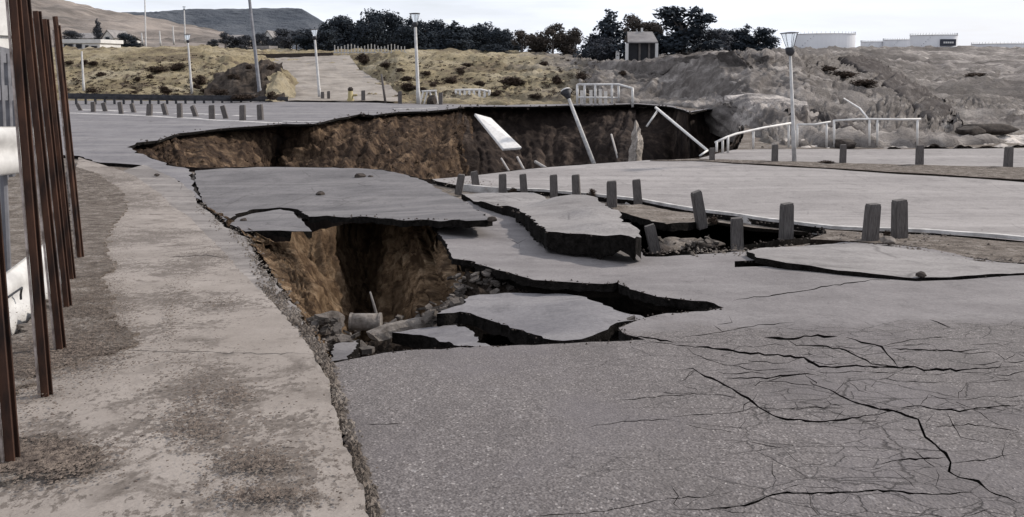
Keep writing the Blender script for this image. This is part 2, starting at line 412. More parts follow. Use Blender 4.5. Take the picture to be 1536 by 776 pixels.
def concrete():
    t = NT('concrete', 0.9, 0.25); c = t.ramp(t.noise(1.1, 7, 0.62), (0.3, (.172, .148, .130)), (0.7, (.28, .247, .222)))
    grit = t.ramp(t.noise(3.0, 9, 0.72, None, 0.6), (0.50, 0.0), (0.57, 1.0)); area = t.ramp(t.noise(1.1, 5, 0.6, (1.0, 0.8, 1)), (0.46, 0.0), (0.56, 1.0))
    acc = None
    for (u, v, r_) in [(275, 400, .55), (262, 450, .45), (255, 490, .3), (315, 385, .5), (330, 455, .4), (210, 310, .8), (240, 350, .7), (295, 585, .34), (290, 640, .34), (350, 590, .25), (385, 690, .30), (330, 560, .25), (400, 735, .35), (420, 710, .2), (200, 640, .2), (90, 660, .35), (110, 520, .5), (130, 450, .6), (170, 400, .5), (330, 665, .2), (420, 640, .2), (190, 360, .8), (150, 300, 1.2), (30, 690, .4), (170, 270, 1.2)]:
        g = G(u, v, .09); vd = t.n('ShaderNodeVectorMath', operation='DISTANCE'); vd.inputs[1].default_value = tuple(g); t.l(t.co, vd.inputs[0])
        q = t.math('SUBTRACT', 1.0, t.math('DIVIDE', vd.outputs['Value'], r_*1.5), True); acc = q if acc is None else t.math('MAXIMUM', acc, q)
    rag = t.noise(26.0, 8, 0.75, (1, .7, 1)); rag = t.math('ADD', t.math('MULTIPLY', rag, .62), t.math('MULTIPLY', t.noise(3.3, 8, .7), .38)); spot = t.ramp(t.math('ADD', t.math('MULTIPLY', acc, 0.12), rag), (0.560, 0.0), (0.578, 1.0))
    f = t.math('MULTIPLY', t.math('MAXIMUM', spot, t.math('MULTIPLY', grit, area)), 0.85); c = t.mix(f, c, t.ramp(t.noise(40, 3), (0.3, (.060, .048, .040)), (0.7, (.14, .118, .103))))
    sp = t.ramp(t.voro(16, outn='Distance'), (0.05, 0.9), (0.12, 0.0)); sm = t.ramp(t.noise(2.1, 4), (0.5, 0.0), (0.62, 1.0))
    c = t.mix(t.math('MULTIPLY', sp, sm), c, (.07, .056, .048))
    c = t.mix(0.25, c, t.ramp(t.voro(120), (0.0, .3), (1.0, .7)), 'OVERLAY')
    nb = t.bump(t.noise(30, 6, 0.7), 0.3, 0.008); MAT['concrete'] = t.done(c, t.bump(t.noise(4, 6, 0.6), 0.35, 0.03, nb))
concrete()
simple('concrete_clean', (.26, .24, .225), (.38, .355, .34), 5, 0.9, 0.5, 22, 0.02)
simple('concrete_dirty', (.11, .094, .082), (.24, .215, .195), 9, 0.92, 0.8, 26, 0.02)
simple('slab_side', (.004, .0035, .003), (.016, .014, .013), 14, 0.97, 1.0, 30, 0.03, spec=0.05)  # broken sides near black: their shade is put into the colour
simple('kerb_paint', (.27, .255, .245), (.50, .48, .465), 5, 0.8, 0.3, 20)
def dirt(name, a, b, c, sc=2.0, spk=0.6):
    t = NT(name, 0.97, 0.1); k = t.ramp(t.noise(sc, 8, 0.65), (0.28, a), (0.5, b), (0.74, c))
    k = t.mix(spk, k, t.mix(1.0, k, t.ramp(t.voro(sc*14), (0.1, .35), (0.9, 1.25)), 'MULTIPLY')); k = t.mix(t.ramp(t.noise(sc*5, 8, .8), (.50, 0.0), (.62, .7)), k, tuple(x*.5 for x in a))
    nb = t.bump(t.noise(sc*12, 6, 0.7), 0.7, 0.03); MAT[name] = t.done(k, t.bump(t.noise(sc*2, 6), 0.5, 0.08, nb))
dirt('verge_dirt', (.09, .072, .06), (.17, .145, .125), (.28, .25, .225), 2.2)
dirt('litter_dirt', (.06, .048, .040), (.16, .134, .115), (.32, .285, .255), 5.0)
dirt('spoil_soil', (.026, .020, .016), (.052, .041, .034), (.10, .082, .068), 0.5)
dirt('shaded_soil', (.016, .012, .010), (.030, .023, .018), (.055, .042, .034), 3.0)  # soil of hole floors, darkened in colour to paint the shade there
dirt('pale_dirt', (.22, .19, .165), (.32, .285, .255), (.44, .40, .37), 1.2, 0.35)
def cliff(name, dark, mid, lite, sx=3.0, sz=0.5, k=1.0):
    t = NT(name, 0.97, 0.08)
    f = t.noise(1.0, 8, 0.7, (sx, sx, sz), 0.0, (R(6), R(5), 0)); c = t.ramp(f, (0.40, dark), (0.51, mid), (0.63, lite))
    f2 = t.noise(1.0, 8, 0.75, (sx*1.7, sx*1.7, sz*1.9)); c = t.mix(t.ramp(f2, (0.40, 0.6), (0.55, 0.0)), c, dark)
    f3 = t.noise(sx*.22, 5, .6); c = t.mix(t.ramp(f3, (0.40, 0.55), (0.54, 0.0)), c, dark)
    g = t.ramp(t.noise(0.55, 4), (0.35, 0.0), (0.65, 1.0)); c = t.mix(t.math('MULTIPLY', g, 0.55), c, dark)
    nb = t.bump(t.noise(1.0, 8, 0.7, (sx*3, sx*3, sz*3)), 0.9*k, 0.12); MAT[name] = t.done(c, t.bump(t.noise(22, 5, 0.7), 0.5, 0.02, nb))
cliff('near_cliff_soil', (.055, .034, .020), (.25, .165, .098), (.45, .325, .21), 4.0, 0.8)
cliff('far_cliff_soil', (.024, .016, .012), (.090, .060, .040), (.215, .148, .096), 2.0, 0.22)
cliff('shaded_cliff_soil', (.016, .012, .011), (.046, .034, .028), (.11, .084, .068), 1.4, 0.3)  # darker copy of the cliff colour, painting shade on the recessed walls
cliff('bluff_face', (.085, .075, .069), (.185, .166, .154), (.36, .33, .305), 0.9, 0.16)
cliff('gully_shade', (.050, .043, .041), (.100, .089, .084), (.19, .17, .16), 0.7, 0.3)  # shade and brush across the bluff, put into a darker colour
cliff('shaded_void_soil', (.006, .005, .004), (.013, .010, .008), (.022, .017, .014), 3, 1)  # soil blackened so the deep shade of the voids is in the colour
def terrain():
    t = NT('scrub_hill', 0.97, 0.08)
    sep = t.n('ShaderNodeSeparateXYZ'); t.l(t.co, sep.inputs[0])
    tan = t.ramp(t.noise(0.11, 9, 0.68), (0.32, (.12, .095, .068)), (0.48, (.245, .203, .128)), (0.64, (.35, .30, .215)))
    tan = t.mix(t.ramp(t.noise(0.6, 8, 0.7, (1, 1, 2)), (0.54, 0.0), (0.62, 0.85)), tan, (.095, .072, .058))
    gry = t.ramp(t.noise(0.10, 9, 0.66, (1.0, 1.0, 2.2), 1.0), (0.38, (.105, .093, .087)), (0.50, (.235, .212, .198)), (0.61, (.44, .40, .37)))
    gry = t.mix(t.ramp(t.noise(0.7, 7, 0.7), (0.55, 0.0), (0.64, 0.6)), gry, (.075, .065, .065))
    xm = t.math('ADD', sep.outputs[0], t.math('MULTIPLY', t.math('SUBTRACT', t.noise(0.08, 5), 0.5), 22))
    m = t.math('MULTIPLY', t.math('ADD', xm, -1.0), 0.14, True)
    vs = t.noise(1.0, 8, .7, (.55, .55, .13)); gry = t.mix(t.ramp(vs, (.42, .6), (.54, 0.0)), gry, (.115, .102, .095)); gry = t.mix(t.ramp(t.noise(.045, 5, .6, (1, 1, 2.5)), (.44, 0.0), (.58, .6)), gry, (.10, .09, .084)); c = t.mix(m, tan, gry)
    MAT['scrub_hill'] = t.done(c, t.bump(t.noise(1.1, 9, 0.72), 1.0, 0.5))
terrain()
simple('dirt_road', (.16, .138, .118), (.29, .258, .228), 0.35, 0.95, 0.8, 1.5, 0.15)
simple('far_hillside', (.10, .085, .075), (.235, .20, .175), 0.035, 0.97, 1.0, 0.12, 2.0, lo=0.38, hi=0.62)
simple('hazy_mesa_rock', (.040, .048, .062), (.085, .092, .105), 0.006, 0.97, 1.0, 0.03, 15.0, (1, 1, 3))  # blue-grey tint paints distance haze into the rock colour
simple('pale_eroded_bank', (.15, .135, .128), (.52, .47, .43), 0.55, 0.95, 0.9, 2.5, 0.3, (1.0, 1.0, 0.35), lo=0.42, hi=0.62)
simple('rust', (.010, .006, .005), (.075, .034, .020), 9, 0.85, 0.4, 50, 0.004, (1, 1, .3))
simple('rust_highlight', (.10, .075, .062), (.42, .36, .33), 10, 0.8, 0.4, 50, 0.004)  # pale tone painting a highlight along the post edges
simple('white_rail_paint', (.40, .39, .38), (.56, .55, .535), 5, 0.5, 0.1, 20, 0.004)
simple('white_paint', (.50, .48, .46), (.66, .64, .62), 5, 0.6, 0.2, 20, 0.004)
simple('grey_steel', (.10, .10, .11), (.17, .17, .185), 3, 0.55, 0.2, 20, 0.004)
simple('dark_steel', (.02, .02, .024), (.05, .05, .055), 3, 0.6, 0.2, 20, 0.004)
simple('pole_paint', (.30, .29, .285), (.46, .45, .44), 4, 0.6, 0.2, 20, 0.004)
simple('timber', (.050, .044, .042), (.160, .145, .138), 5, 0.9, 0.7, 16, 0.01, (6, 6, .8))
simple('timber_end', (.11, .10, .095), (.18, .165, .155), 12, 0.9, 0.5, 30, 0.01)
simple('rock_grey', (.075, .062, .053), (.24, .21, .185), 7, 0.95, 0.8, 30, 0.02)
simple('hole_rubble', (.035, .029, .025), (.125, .108, .096), 7, 0.95, 0.8, 30, 0.02)
simple('rock_dark', (.020, .016, .014), (.065, .052, .044), 7, 0.95, 0.8, 30, 0.02)
simple('foliage_dark', (.014, .019, .026), (.045, .053, .062), 0.5, 0.9, 0.2, 3, spec=0.1)
simple('foliage_brown', (.035, .030, .027), (.085, .072, .064), 0.5, 0.9, 0.2, 3, spec=0.1)
simple('foliage_scrub', (.020, .014, .011), (.070, .050, .038), 1.5, 0.95, 0.2, 3, spec=0.1)
simple('foliage_grey', (.035, .038, .045), (.075, .078, .088), 0.4, 0.95, 0.2, 3, spec=0.1)
simple('bark', (.05, .045, .045), (.14, .125, .12), 3, 0.95, 0.6, 10)
simple('white_wall', (.48, .47, .46), (.58, .57, .56), 1, 0.8, 0.1, 6)
simple('tank_wall', (.62, .62, .64), (.72, .72, .74), 0.2, 0.6, 0.1, 2)
simple('grey_roof', (.15, .14, .14), (.24, .225, .22), 1, 0.9, 0.3, 5)
simple('dark_opening', (.012, .012, .015), (.02, .02, .024), 2, 0.6, 0.1, 6)
simple('sign_dark', (.03, .032, .045), (.04, .042, .055), 2, 0.5, 0.1, 6)
simple('yellow_paint', (.24, .19, .09), (.36, .30, .15), 8, 0.6, 0.2, 20)
simple('plastic_black', (.010, .010, .011), (.02, .02, .02), 8, 0.5, 0.2, 20)
simple('leaf_litter', (.035, .026, .022), (.17, .135, .11), 30, 0.95, 0.3, 60)
t_ = NT('lamp_glass', 0.25, 0.5); t_.b.inputs['Transmission Weight'].default_value = 0.9; t_.b.inputs['IOR'].default_value = 1.1
MAT['lamp_glass'] = t_.done((.85, .87, .88))

# ------------------------------------------------------------------ outlines (frame positions of things on the ground)
HOLE_LEFT = [(300, 303), (318, 318), (345, 343), (372, 356), (385, 375), (392, 398), (410, 414), (424, 434), (442, 456), (460, 488), (478, 508), (497, 541)]
HOLE_NEAR = [(522, 540), (560, 533), (600, 527), (645, 524), (690, 521), (735, 519), (800, 518), (870, 514), (925, 512), (968, 510)]
HOLE_BACK = [(940, 502), (928, 492), (958, 479), (1000, 470), (1060, 467), (1086, 462)]
HOLE_LIP = [(1060, 452), (1020, 449), (985, 445), (945, 434), (928, 423), (905, 426), (850, 423), (800, 420), (770, 411), (740, 403), (705, 391), (680, 388)]
HOLE_RIGHTSIDE = [(668, 365), (655, 345), (640, 322), (560, 318), (480, 320), (420, 322)]
def grow(poly, d):
    A_ = sum(a[0]*b[1]-b[0]*a[1] for a, b in zip(poly, poly[1:]+poly[:1])); sg = 1 if A_ > 0 else -1; n = len(poly); o_ = []
    for i in range(n):
        a, b = Vector(poly[i-1]), Vector(poly[(i+1) % n]); t = (b-a).normalized(); o_.append((poly[i][0]+sg*t.y*d, poly[i][1]-sg*t.x*d))
    return o_
hole_near = [(p.x, p.y) for p in Gl(HOLE_LEFT+HOLE_NEAR+HOLE_BACK+HOLE_LIP+HOLE_RIGHTSIDE)]
FAR_NEAR_EDGE = [(190, 222), (225, 236), (262, 250), (300, 252), (400, 250), (500, 251), (575, 255), (640, 270), (715, 262), (780, 254), (850, 248), (945, 243), (1040, 238), (1075, 229), (1100, 219)]
FAR_TOP = [(1110, 200), (1113, 180), (1106, 166), (1082, 163), (1060, 164), (1035, 169), (1010, 161), (955, 156), (905, 158), (860, 158), (800, 160), (745, 160), (700, 160), (680, 163), (640, 167), (600, 168), (560, 173), (540, 171), (500, 179), (470, 186), (425, 186), (400, 188), (330, 193), (268, 200), (250, 206), (235, 211), (205, 214)]
hole_far = [(p.x, p.y) for p in Gl(FAR_NEAR_EDGE+FAR_TOP)]
PIT = [(908, 308), (925, 318), (960, 322), (1000, 331), (1045, 330), (1075, 325), (1130, 333), (1180, 337), (1232, 341), (1238, 349), (1205, 357), (1150, 363), (1105, 369), (1050, 375), (1000, 379), (970, 381), (955, 362), (930, 340), (912, 322)]
pit = [(p.x, p.y) for p in Gl(PIT)]

# ------------------------------------------------------------------ ground sheet
xy = lambda pts, dz=0.0: [(p.x, p.y) for p in Gl(pts, dz)]
sheet('ground', [(-14, .6), (14, .6), (60, 22), (70, 75), (-80, 75), (-60, 22)], ['verge_dirt', 'shaded_void_soil'], holes=[grow(hole_near, .10), grow(hole_far, .15), pit], dz=-0.10, thick=0.06, r=0.03, jag=0.0, hole_jag=0.02, kind='structure')

# ------------------------------------------------------------------ near road with its cracks
CR = [([(1146, 507), (1179, 509), (1217, 504), (1256, 505)], 4.0), ([(975, 512), (1024, 519), (1051, 521), (1099, 527), (1146, 532), (1205, 536), (1229, 551), (1284, 549), (1339, 551), (1372, 552), (1385, 555), (1434, 555), (1530, 549)], 3.2),
 ([(1270, 506), (1292, 514), (1323, 520), (1339, 541), (1347, 551)], 3.4), ([(1323, 520), (1371, 509), (1426, 505)], 1.8), ([(1331, 523), (1394, 525), (1434, 527), (1473, 523)], 2.2),
 ([(1178, 509), (1193, 518), (1229, 518), (1268, 525), (1308, 545), (1339, 551)], 2.2), ([(1016, 555), (1039, 553), (1059, 565), (1087, 577), (1130, 604), (1158, 624), (1181, 630), (1237, 632), (1268, 630), (1316, 622), (1339, 616)], 3.0),
 ([(1215, 571), (1221, 578), (1252, 588), (1284, 606), (1339, 616), (1379, 630), (1387, 655), (1418, 679), (1426, 695), (1422, 707), (1438, 716), (1469, 722), (1477, 734), (1530, 755)], 3.6),
 ([(1083, 567), (1150, 567), (1189, 563), (1209, 561), (1233, 565)], 2.2), ([(1316, 697), (1355, 689), (1418, 686)], 2.6), ([(1010, 764), (1059, 764), (1118, 760), (1150, 746), (1170, 740), (1237, 740), (1316, 735), (1343, 738), (1394, 742), (1469, 738)], 3.0),
 ([(1000, 626), (1039, 623), (1099, 619), (1130, 612), (1197, 613), (1268, 608)], 1.7), ([(1339, 616), (1371, 608), (1418, 615), (1438, 616), (1530, 607)], 2.4), ([(1398, 641), (1454, 636), (1530, 647)], 2.0), ([(1426, 695), (1465, 691), (1530, 680)], 1.8),
 ([(1099, 451), (1151, 444), (1200, 437), (1232, 432), (1268, 425), (1308, 421), (1341, 418)], 2.0), ([(1021, 508), (1081, 498), (1138, 488), (1190, 484)], 1.5), ([(1068, 488), (1078, 494), (1084, 498)], 2.0), ([(1094, 474), (1099, 484), (1076, 487)], 2.0),
 ([(1394, 480), (1426, 492)], 2.0), ([(920, 602), (1000, 594), (1060, 590)], 1.4), ([(871, 644), (894, 638), (933, 633), (1010, 628)], 1.6), ([(550, 637), (600, 635)], 1.6), ([(1110, 735), (1060, 746), (1004, 748), (900, 768), (780, 775)], 1.8),
 ([(1024, 519), (1060, 541), (1087, 546), (1130, 556), (1190, 553)], 1.6), ([(828, 354+3), (835, 372)], 0.8), ([(1418, 615), (1440, 655), (1500, 668)], 1.6), ([(1205, 536), (1180, 545), (1120, 541)], 1.6), ([(935, 508), (960, 505), (1010, 514)], 2.4),
 ([(764, 359), (778, 366), (790, 358)], 2.0), ([(778, 366), (780, 374)], 1.6)]
BIG = [[(1102, 392), (1150, 390), (1180, 396), (1216, 400), (1257, 406), (1308, 412), (1373, 418), (1438, 416), (1515, 411), (1640, 402), (1640, 404), (1515, 414), (1438, 420), (1375, 422), (1305, 417), (1257, 412), (1225, 405), (1175, 400), (1102, 401)]]
random.seed(404); NET = {}
for j, v in enumerate([519, 530, 543, 558, 575, 594, 616, 641, 669, 700, 735, 772]):
    for i in range(13):
        NET[i, j] = (965+i*50+(25 if j % 2 else 0)+random.uniform(-19, 19), v+random.uniform(-.32, .32)*(8+j*2.6))
for (i, j), p in NET.items():
    for q in ((i+1, j), (i, j+1), (i-1+(j % 2)*2, j+1)):
        if q not in NET: continue
        dens = min(1, max(0, (p[0]-960)/330))*(0.78 if p[1] < 640 else .62)*(1.0 if q[1] == j else .34)
        if random.random() < dens: CR.append(([p, ((p[0]*2+NET[q][0])/3+random.uniform(-7, 7), (p[1]*2+NET[q][1])/3+random.uniform(-2.5, 3.5)), ((p[0]+NET[q][0]*2)/3+random.uniform(-7, 7), (p[1]+NET[q][1]*2)/3+random.uniform(-3, 2.5)), NET[q]], random.uniform(.7, 1.7)))
holes = [crack(p, w_) for p, w_ in CR]+[xy(b) for b in BIG]
ROAD = [(553, 840), (3600, 840), (3300, 440), (1900, 405), (1516, 396), (1450, 386), (1400, 374), (1340, 367), (1270, 363), (1240, 367), (1180, 371), (1120, 377), (1060, 381), (1000, 385), (968, 385), (955, 370), (900, 340), (830, 318), (780, 298), (720, 298), (690, 304), (665, 308), (645, 325), (655, 345), (668, 365)]+HOLE_LIP[::-1]+HOLE_BACK[::-1]+HOLE_NEAR[::-1]+[(488, 548), (500, 600), (520, 670), (540, 740)]
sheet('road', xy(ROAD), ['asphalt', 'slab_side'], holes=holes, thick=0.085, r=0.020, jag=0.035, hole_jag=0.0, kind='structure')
# the strip between footpath and hole, then the footpath
sheet('gutter', xy([(215, 248), (262, 268), (292, 292)]+[(a-5, b) for a, b in HOLE_LEFT[:-1]]+[(490, 545), (470, 548), (425, 497), (365, 430), (295, 360), (235, 300), (185, 257)]), ['asphalt_dusty', 'slab_side'], dz=0.01, thick=0.10, r=0.02, jag=0.05, kind='structure')
WALK_R = [(118, 236), (150, 246), (200, 263), (240, 290), (280, 322), (315, 358), (350, 396), (385, 432), (418, 465), (447, 498), (470, 530), (487, 562), (503, 615), (528, 690), (548, 750), (575, 840)]
WALK_L = [(-420, 840), (-420, 700), (-160, 690), (0, 600), (55, 550), (100, 480), (118, 420), (122, 340), (112, 260)]
sheet('verge', xy([(112, 250), (150, 262), (182, 285), (192, 312), (168, 338), (158, 372), (168, 398), (150, 425), (172, 452), (150, 470), (196, 498), (205, 515), (160, 530), (96, 545), (60, 560), (20, 590), (-40, 640), (-60, 560), (60, 470), (100, 400), (104, 320)], 0.105), ['litter_dirt'], dz=0.105, thick=0.03, r=.015, jag=.10, kind='structure')
sheet('verge', xy([(-60, 665), (10, 656), (60, 650), (120, 662), (158, 682), (140, 702), (90, 715), (40, 712), (0, 722), (-60, 735)], 0.105), ['litter_dirt'], dz=0.105, thick=0.03, r=.015, jag=.08, kind='structure')
joints = [crack([(250, 398), (300, 396), (352, 397)], 1.6), crack([(80, 556), (200, 548), (330, 552), (478, 553)], 1.4)]
sheet('sidewalk', xy(WALK_R+WALK_L, 0.09), ['concrete', 'concrete_dirty'], holes=joints, dz=0.09, thick=0.14, r=0.02, jag=0.025, hole_jag=0.0, kind='structure')
# ------------------------------------------------------------------ far carriageway and the one on the right
sheet('far_road', xy([(-420, 150), (103, 151), (430, 152), (520, 153), (600, 156), (660, 157), (760, 158), (860, 156), (955, 155), (1010, 159), (1035, 167), (1060, 163), (1075, 164)]+FAR_TOP[4:]+[(190, 221), (222, 236), (262, 250), (284, 254), (290, 275), (302, 300), (285, 293), (262, 270), (215, 248), (150, 244), (118, 234), (-420, 218)]), ['asphalt_far', 'slab_side'], thick=0.10, r=0.03, jag=0.14, kind='structure')
UR_BOT = [(1900, 398), (1516, 360), (1400, 350), (1250, 344), (1130, 329), (1050, 318), (960, 302), (820, 288), (735, 284), (690, 279), (655, 272)]
UR_TOP = [(648, 269), (715, 263), (780, 255), (850, 249), (905, 245), (970, 240.5), (1040, 241), (1100, 246), (1300, 258), (1516, 272), (1900, 300)]
sheet('upper_road', xy(UR_BOT+UR_TOP), ['asphalt_pale', 'slab_side'], thick=0.1, r=0.03, jag=0.04, kind='structure')
sheet('far_pavement', xy([(1048, 237), (1130, 241), (1250, 244), (1380, 247.5), (1900, 257), (1900, 224), (1516, 222), (1380, 223), (1190, 223), (1100, 224), (1070, 231)]), ['asphalt_pale', 'slab_side'], dz=-0.02, thick=0.1, r=0.03, jag=0.08, kind='structure')

def strip(name, line, wd, h, mat, lift=0.0, brk=()):
    """a raised kerb or painted line following points on the ground"""
    pts = resample(Gl(line), max(8, int(len(line)*14))); V = []; F = []; n = 0; on = False
    for i, p in enumerate(pts):
        a, b = pts[max(0, i-1)], pts[min(len(pts)-1, i+1)]; d = (b-a); d.z = 0; d.normalize(); s = Vector((-d.y, d.x, 0))
        z = z0(p.x, p.y)+lift; jx = 0.04*wd*noise.noise(Vector((i*.7, 1, 0)))
        for q, zz in ((-wd/2+jx, -.12), (-wd/2+jx+.012, h), (wd/2, h), (wd/2+.012, -.12)):
            r_ = p+s*q; V.append((r_.x, r_.y, z+zz))
    for i in range(len(pts)-1):
        if any(a <= i/len(pts) <= b for a, b in brk): continue
        for k in range(3): F.append((i*4+k, i*4+k+1, (i+1)*4+k+1, (i+1)*4+k))
    return tag(mesh_obj(name, V, F, mat, None, False), kind='structure')
strip('kerb', [(1900, 396), (1516, 358), (1400, 349), (1250, 343), (1130, 328), (1050, 317), (960, 301), (820, 287), (735, 283.5), (690, 279)], 0.11, 0.05, 'kerb_paint')
strip('road_line', [(-300, 166), (110, 170), (180, 172.5), (250, 176), (330, 181), (400, 184.5), (424, 184.5)], 0.45, 0.012, 'kerb_paint')
strip('road_line', [(118, 165), (200, 168), (290, 171), (380, 175)], 0.5, 0.012, 'kerb_paint', brk=((.28, .33), (.5, .55), (.8, .86)))
strip('kerb', [(424, 183), (450, 184), (478, 183.5)], 0.3, 0.04, 'kerb_paint')
strip('kerb', [(590, 164.5), (625, 163.5), (655, 162.5)], 0.3, 0.04, 'kerb_paint')

# ------------------------------------------------------------------ earth walls of the near hole
dzw = -0.09
def PY(l): return [P(*p) for p in l]
# wall below the footpath side, facing right
patch('cliff', [[G(u, v, dzw) for u, v in ((300, 303), (345, 343), (385, 375), (410, 414), (442, 456), (478, 508), (500, 543))],
  PY([(380, 360, 11.6), (430, 372, 11.2), (455, 400, 10.3), (462, 430, 9.3), (462, 478, 7.9), (488, 530, 6.6), (500, 580, 5.4)]),
  PY([(470, 420, 12.2), (500, 440, 11.6), (522, 480, 10.8), (520, 520, 9.8), (470, 560, 8.4), (480, 640, 6.9), (490, 720, 5.5)])],
  170, 60, 'near_cliff_soil', amp=0.16, fu=2.6, fv=0.25, fine=0.05, ff=6.0, seed=1, warp=0.35, kind='structure')
# buttress below the broken corner, deep recess, and the wall running out below the middle slab
patch('cliff', [[P(440, 346, 12.2), P(470, 346, 12.6), P(500, 340, 13.2), P(520, 336, 14.6), P(545, 332, 15.4), P(575, 332, 14.6), P(600, 333, 14.0), P(640, 336, 13.7), G(655, 345, dzw), G(668, 365, dzw), G(682, 389, dzw), G(700, 393, dzw)],
  [P(440, 420, 11.4), P(480, 420, 11.4), P(512, 420, 12.0), P(535, 420, 14.0), P(550, 420, 14.8), P(572, 415, 13.6), P(600, 410, 12.7), P(645, 410, 11.8), P(668, 410, 10.9), P(682, 412, 9.7), P(700, 415, 8.9), P(715, 410, 8.7)],
  [P(455, 500, 10.6), P(500, 500, 10.6), P(535, 505, 11.2), P(548, 510, 13.0), P(552, 510, 13.6), P(562, 505, 12.4), P(600, 500, 11.2), P(650, 488, 10.1), P(680, 470, 9.4), P(700, 455, 8.9), P(715, 450, 8.5), P(730, 445, 8.3)]],
  260, 90, 'near_cliff_soil', amp=0.22, fu=2.4, fv=0.22, fine=0.05, ff=6.0, seed=3, byidx=True, warp=-0.15, kind='structure')
# walls and floor of the torn crack running right
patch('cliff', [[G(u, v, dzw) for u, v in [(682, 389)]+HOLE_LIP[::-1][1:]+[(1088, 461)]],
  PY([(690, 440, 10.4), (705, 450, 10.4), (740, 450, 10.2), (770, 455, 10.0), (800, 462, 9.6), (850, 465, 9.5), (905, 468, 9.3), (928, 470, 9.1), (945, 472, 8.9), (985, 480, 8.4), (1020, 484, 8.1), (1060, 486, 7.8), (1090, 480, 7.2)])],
  150, 20, 'shaded_void_soil', amp=0.10, fine=0.05, seed=5, byidx=True, kind='structure')
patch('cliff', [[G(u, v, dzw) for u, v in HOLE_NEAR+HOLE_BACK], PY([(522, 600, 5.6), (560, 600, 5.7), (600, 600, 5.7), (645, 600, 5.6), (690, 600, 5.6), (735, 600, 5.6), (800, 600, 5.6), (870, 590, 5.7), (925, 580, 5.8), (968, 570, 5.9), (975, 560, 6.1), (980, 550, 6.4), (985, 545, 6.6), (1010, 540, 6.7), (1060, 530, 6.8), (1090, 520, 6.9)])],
  140, 14, 'shaded_void_soil', amp=0.08, fine=0.05, seed=6, byidx=True, kind='structure')
patch('pit_floor', [[Vector((x, y, -2.9-0.03*y)) for x in (-8, -4, 0, 4)] for y in (4.2, 8, 12, 19)], 60, 60, 'shaded_void_soil', amp=0.25, fine=0.12, ff=1.2, seed=8, edge0=1, kind='structure')
# rubble bench at the foot of the right-hand wall
patch('rubble_slope', [PY([(560, 505, 10.2), (620, 495, 9.9), (655, 470, 9.5), (685, 440, 9.2), (700, 405, 9.2), (730, 403, 9.3), (765, 425, 9.1), (790, 445, 8.9)]),
  PY([(560, 508, 8.9), (610, 500, 8.8), (650, 482, 8.6), (690, 458, 8.4), (710, 432, 8.5), (745, 428, 8.5), (765, 436, 8.4), (790, 452, 8.3)]),
  PY([(540, 518, 7.7), (600, 512, 7.7), (650, 496, 7.8), (690, 474, 7.8), (715, 462, 7.8), (745, 448, 7.9), (770, 450, 7.9), (790, 462, 7.9)]),
  PY([(540, 560, 7.3), (600, 560, 7.3), (650, 540, 7.3), (690, 520, 7.3), (715, 510, 7.3), (745, 500, 7.3), (780, 490, 7.3), (800, 490, 7.4)])],
  140, 60, 'shaded_soil', amp=0.06, fu=3, fv=2, fine=0.13, ff=5.0, seed=9, edge0=1, kind='structure')

# ------------------------------------------------------------------ earth walls of the far hole
def wallrow(pts): return [G(u, v, -0.12) for u, v in pts]
patch('cliff', [wallrow([(190, 222), (205, 214), (235, 211), (250, 206), (268, 200), (330, 193), (400, 188), (425, 186)]),
   PY([(205, 262, 25.5), (222, 262, 26.5), (250, 262, 27), (262, 268, 27), (285, 275, 27.5), (345, 280, 30), (400, 280, 35), (418, 280, 39)])],
   190, 60, 'far_cliff_soil', amp=0.35, fu=1.0, fv=0.08, fine=0.12, ff=2, seed=11, byidx=True, kind='structure')
patch('cliff', [wallrow([(418, 186), (425, 186), (470, 186), (500, 179), (540, 171), (560, 173), (600, 168), (640, 167), (680, 163), (692, 161), (712, 160)]),
   PY([(415, 230, 40), (425, 230, 39), (470, 232, 38), (500, 230, 37), (540, 226, 38), (565, 226, 38), (605, 226, 39), (645, 226, 40), (682, 222, 43), (694, 215, 47), (715, 215, 51)]),
   PY([(410, 285, 37), (440, 290, 32), (480, 290, 31), (510, 290, 31), (550, 290, 31.5), (580, 290, 32), (620, 290, 33), (655, 290, 34), (692, 285, 38), (700, 280, 44), (720, 280, 50)])],
   240, 80, 'far_cliff_soil', amp=0.42, fu=0.5, fv=0.05, fine=0.26, ff=1.9, seed=12, byidx=True, warp=0.05, kind='structure')
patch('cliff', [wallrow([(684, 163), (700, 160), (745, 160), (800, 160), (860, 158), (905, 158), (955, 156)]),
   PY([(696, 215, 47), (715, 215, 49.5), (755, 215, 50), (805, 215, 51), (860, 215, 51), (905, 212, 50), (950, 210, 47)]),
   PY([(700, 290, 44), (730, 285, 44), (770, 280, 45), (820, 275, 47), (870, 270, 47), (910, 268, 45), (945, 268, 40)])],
   220, 70, 'shaded_cliff_soil', amp=0.5, fu=0.6, fv=0.05, fine=0.16, ff=1.6, seed=13, byidx=True, kind='structure')
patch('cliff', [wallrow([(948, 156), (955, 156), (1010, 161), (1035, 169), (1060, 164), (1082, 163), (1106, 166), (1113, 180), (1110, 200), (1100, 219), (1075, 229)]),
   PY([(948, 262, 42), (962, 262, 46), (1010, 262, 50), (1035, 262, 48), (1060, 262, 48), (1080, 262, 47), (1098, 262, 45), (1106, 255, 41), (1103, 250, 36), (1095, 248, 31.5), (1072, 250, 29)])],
   200, 50, 'shaded_cliff_soil', amp=0.35, fu=0.4, fv=0.08, fine=0.12, ff=1.2, seed=14, byidx=True, kind='structure')
patch('cliff', [wallrow(FAR_NEAR_EDGE), [p+Vector((0, .8, -5)) for p in wallrow(FAR_NEAR_EDGE)]], 120, 10, 'shaded_cliff_soil', amp=0.2, fine=0.1, seed=15, byidx=True, kind='structure')
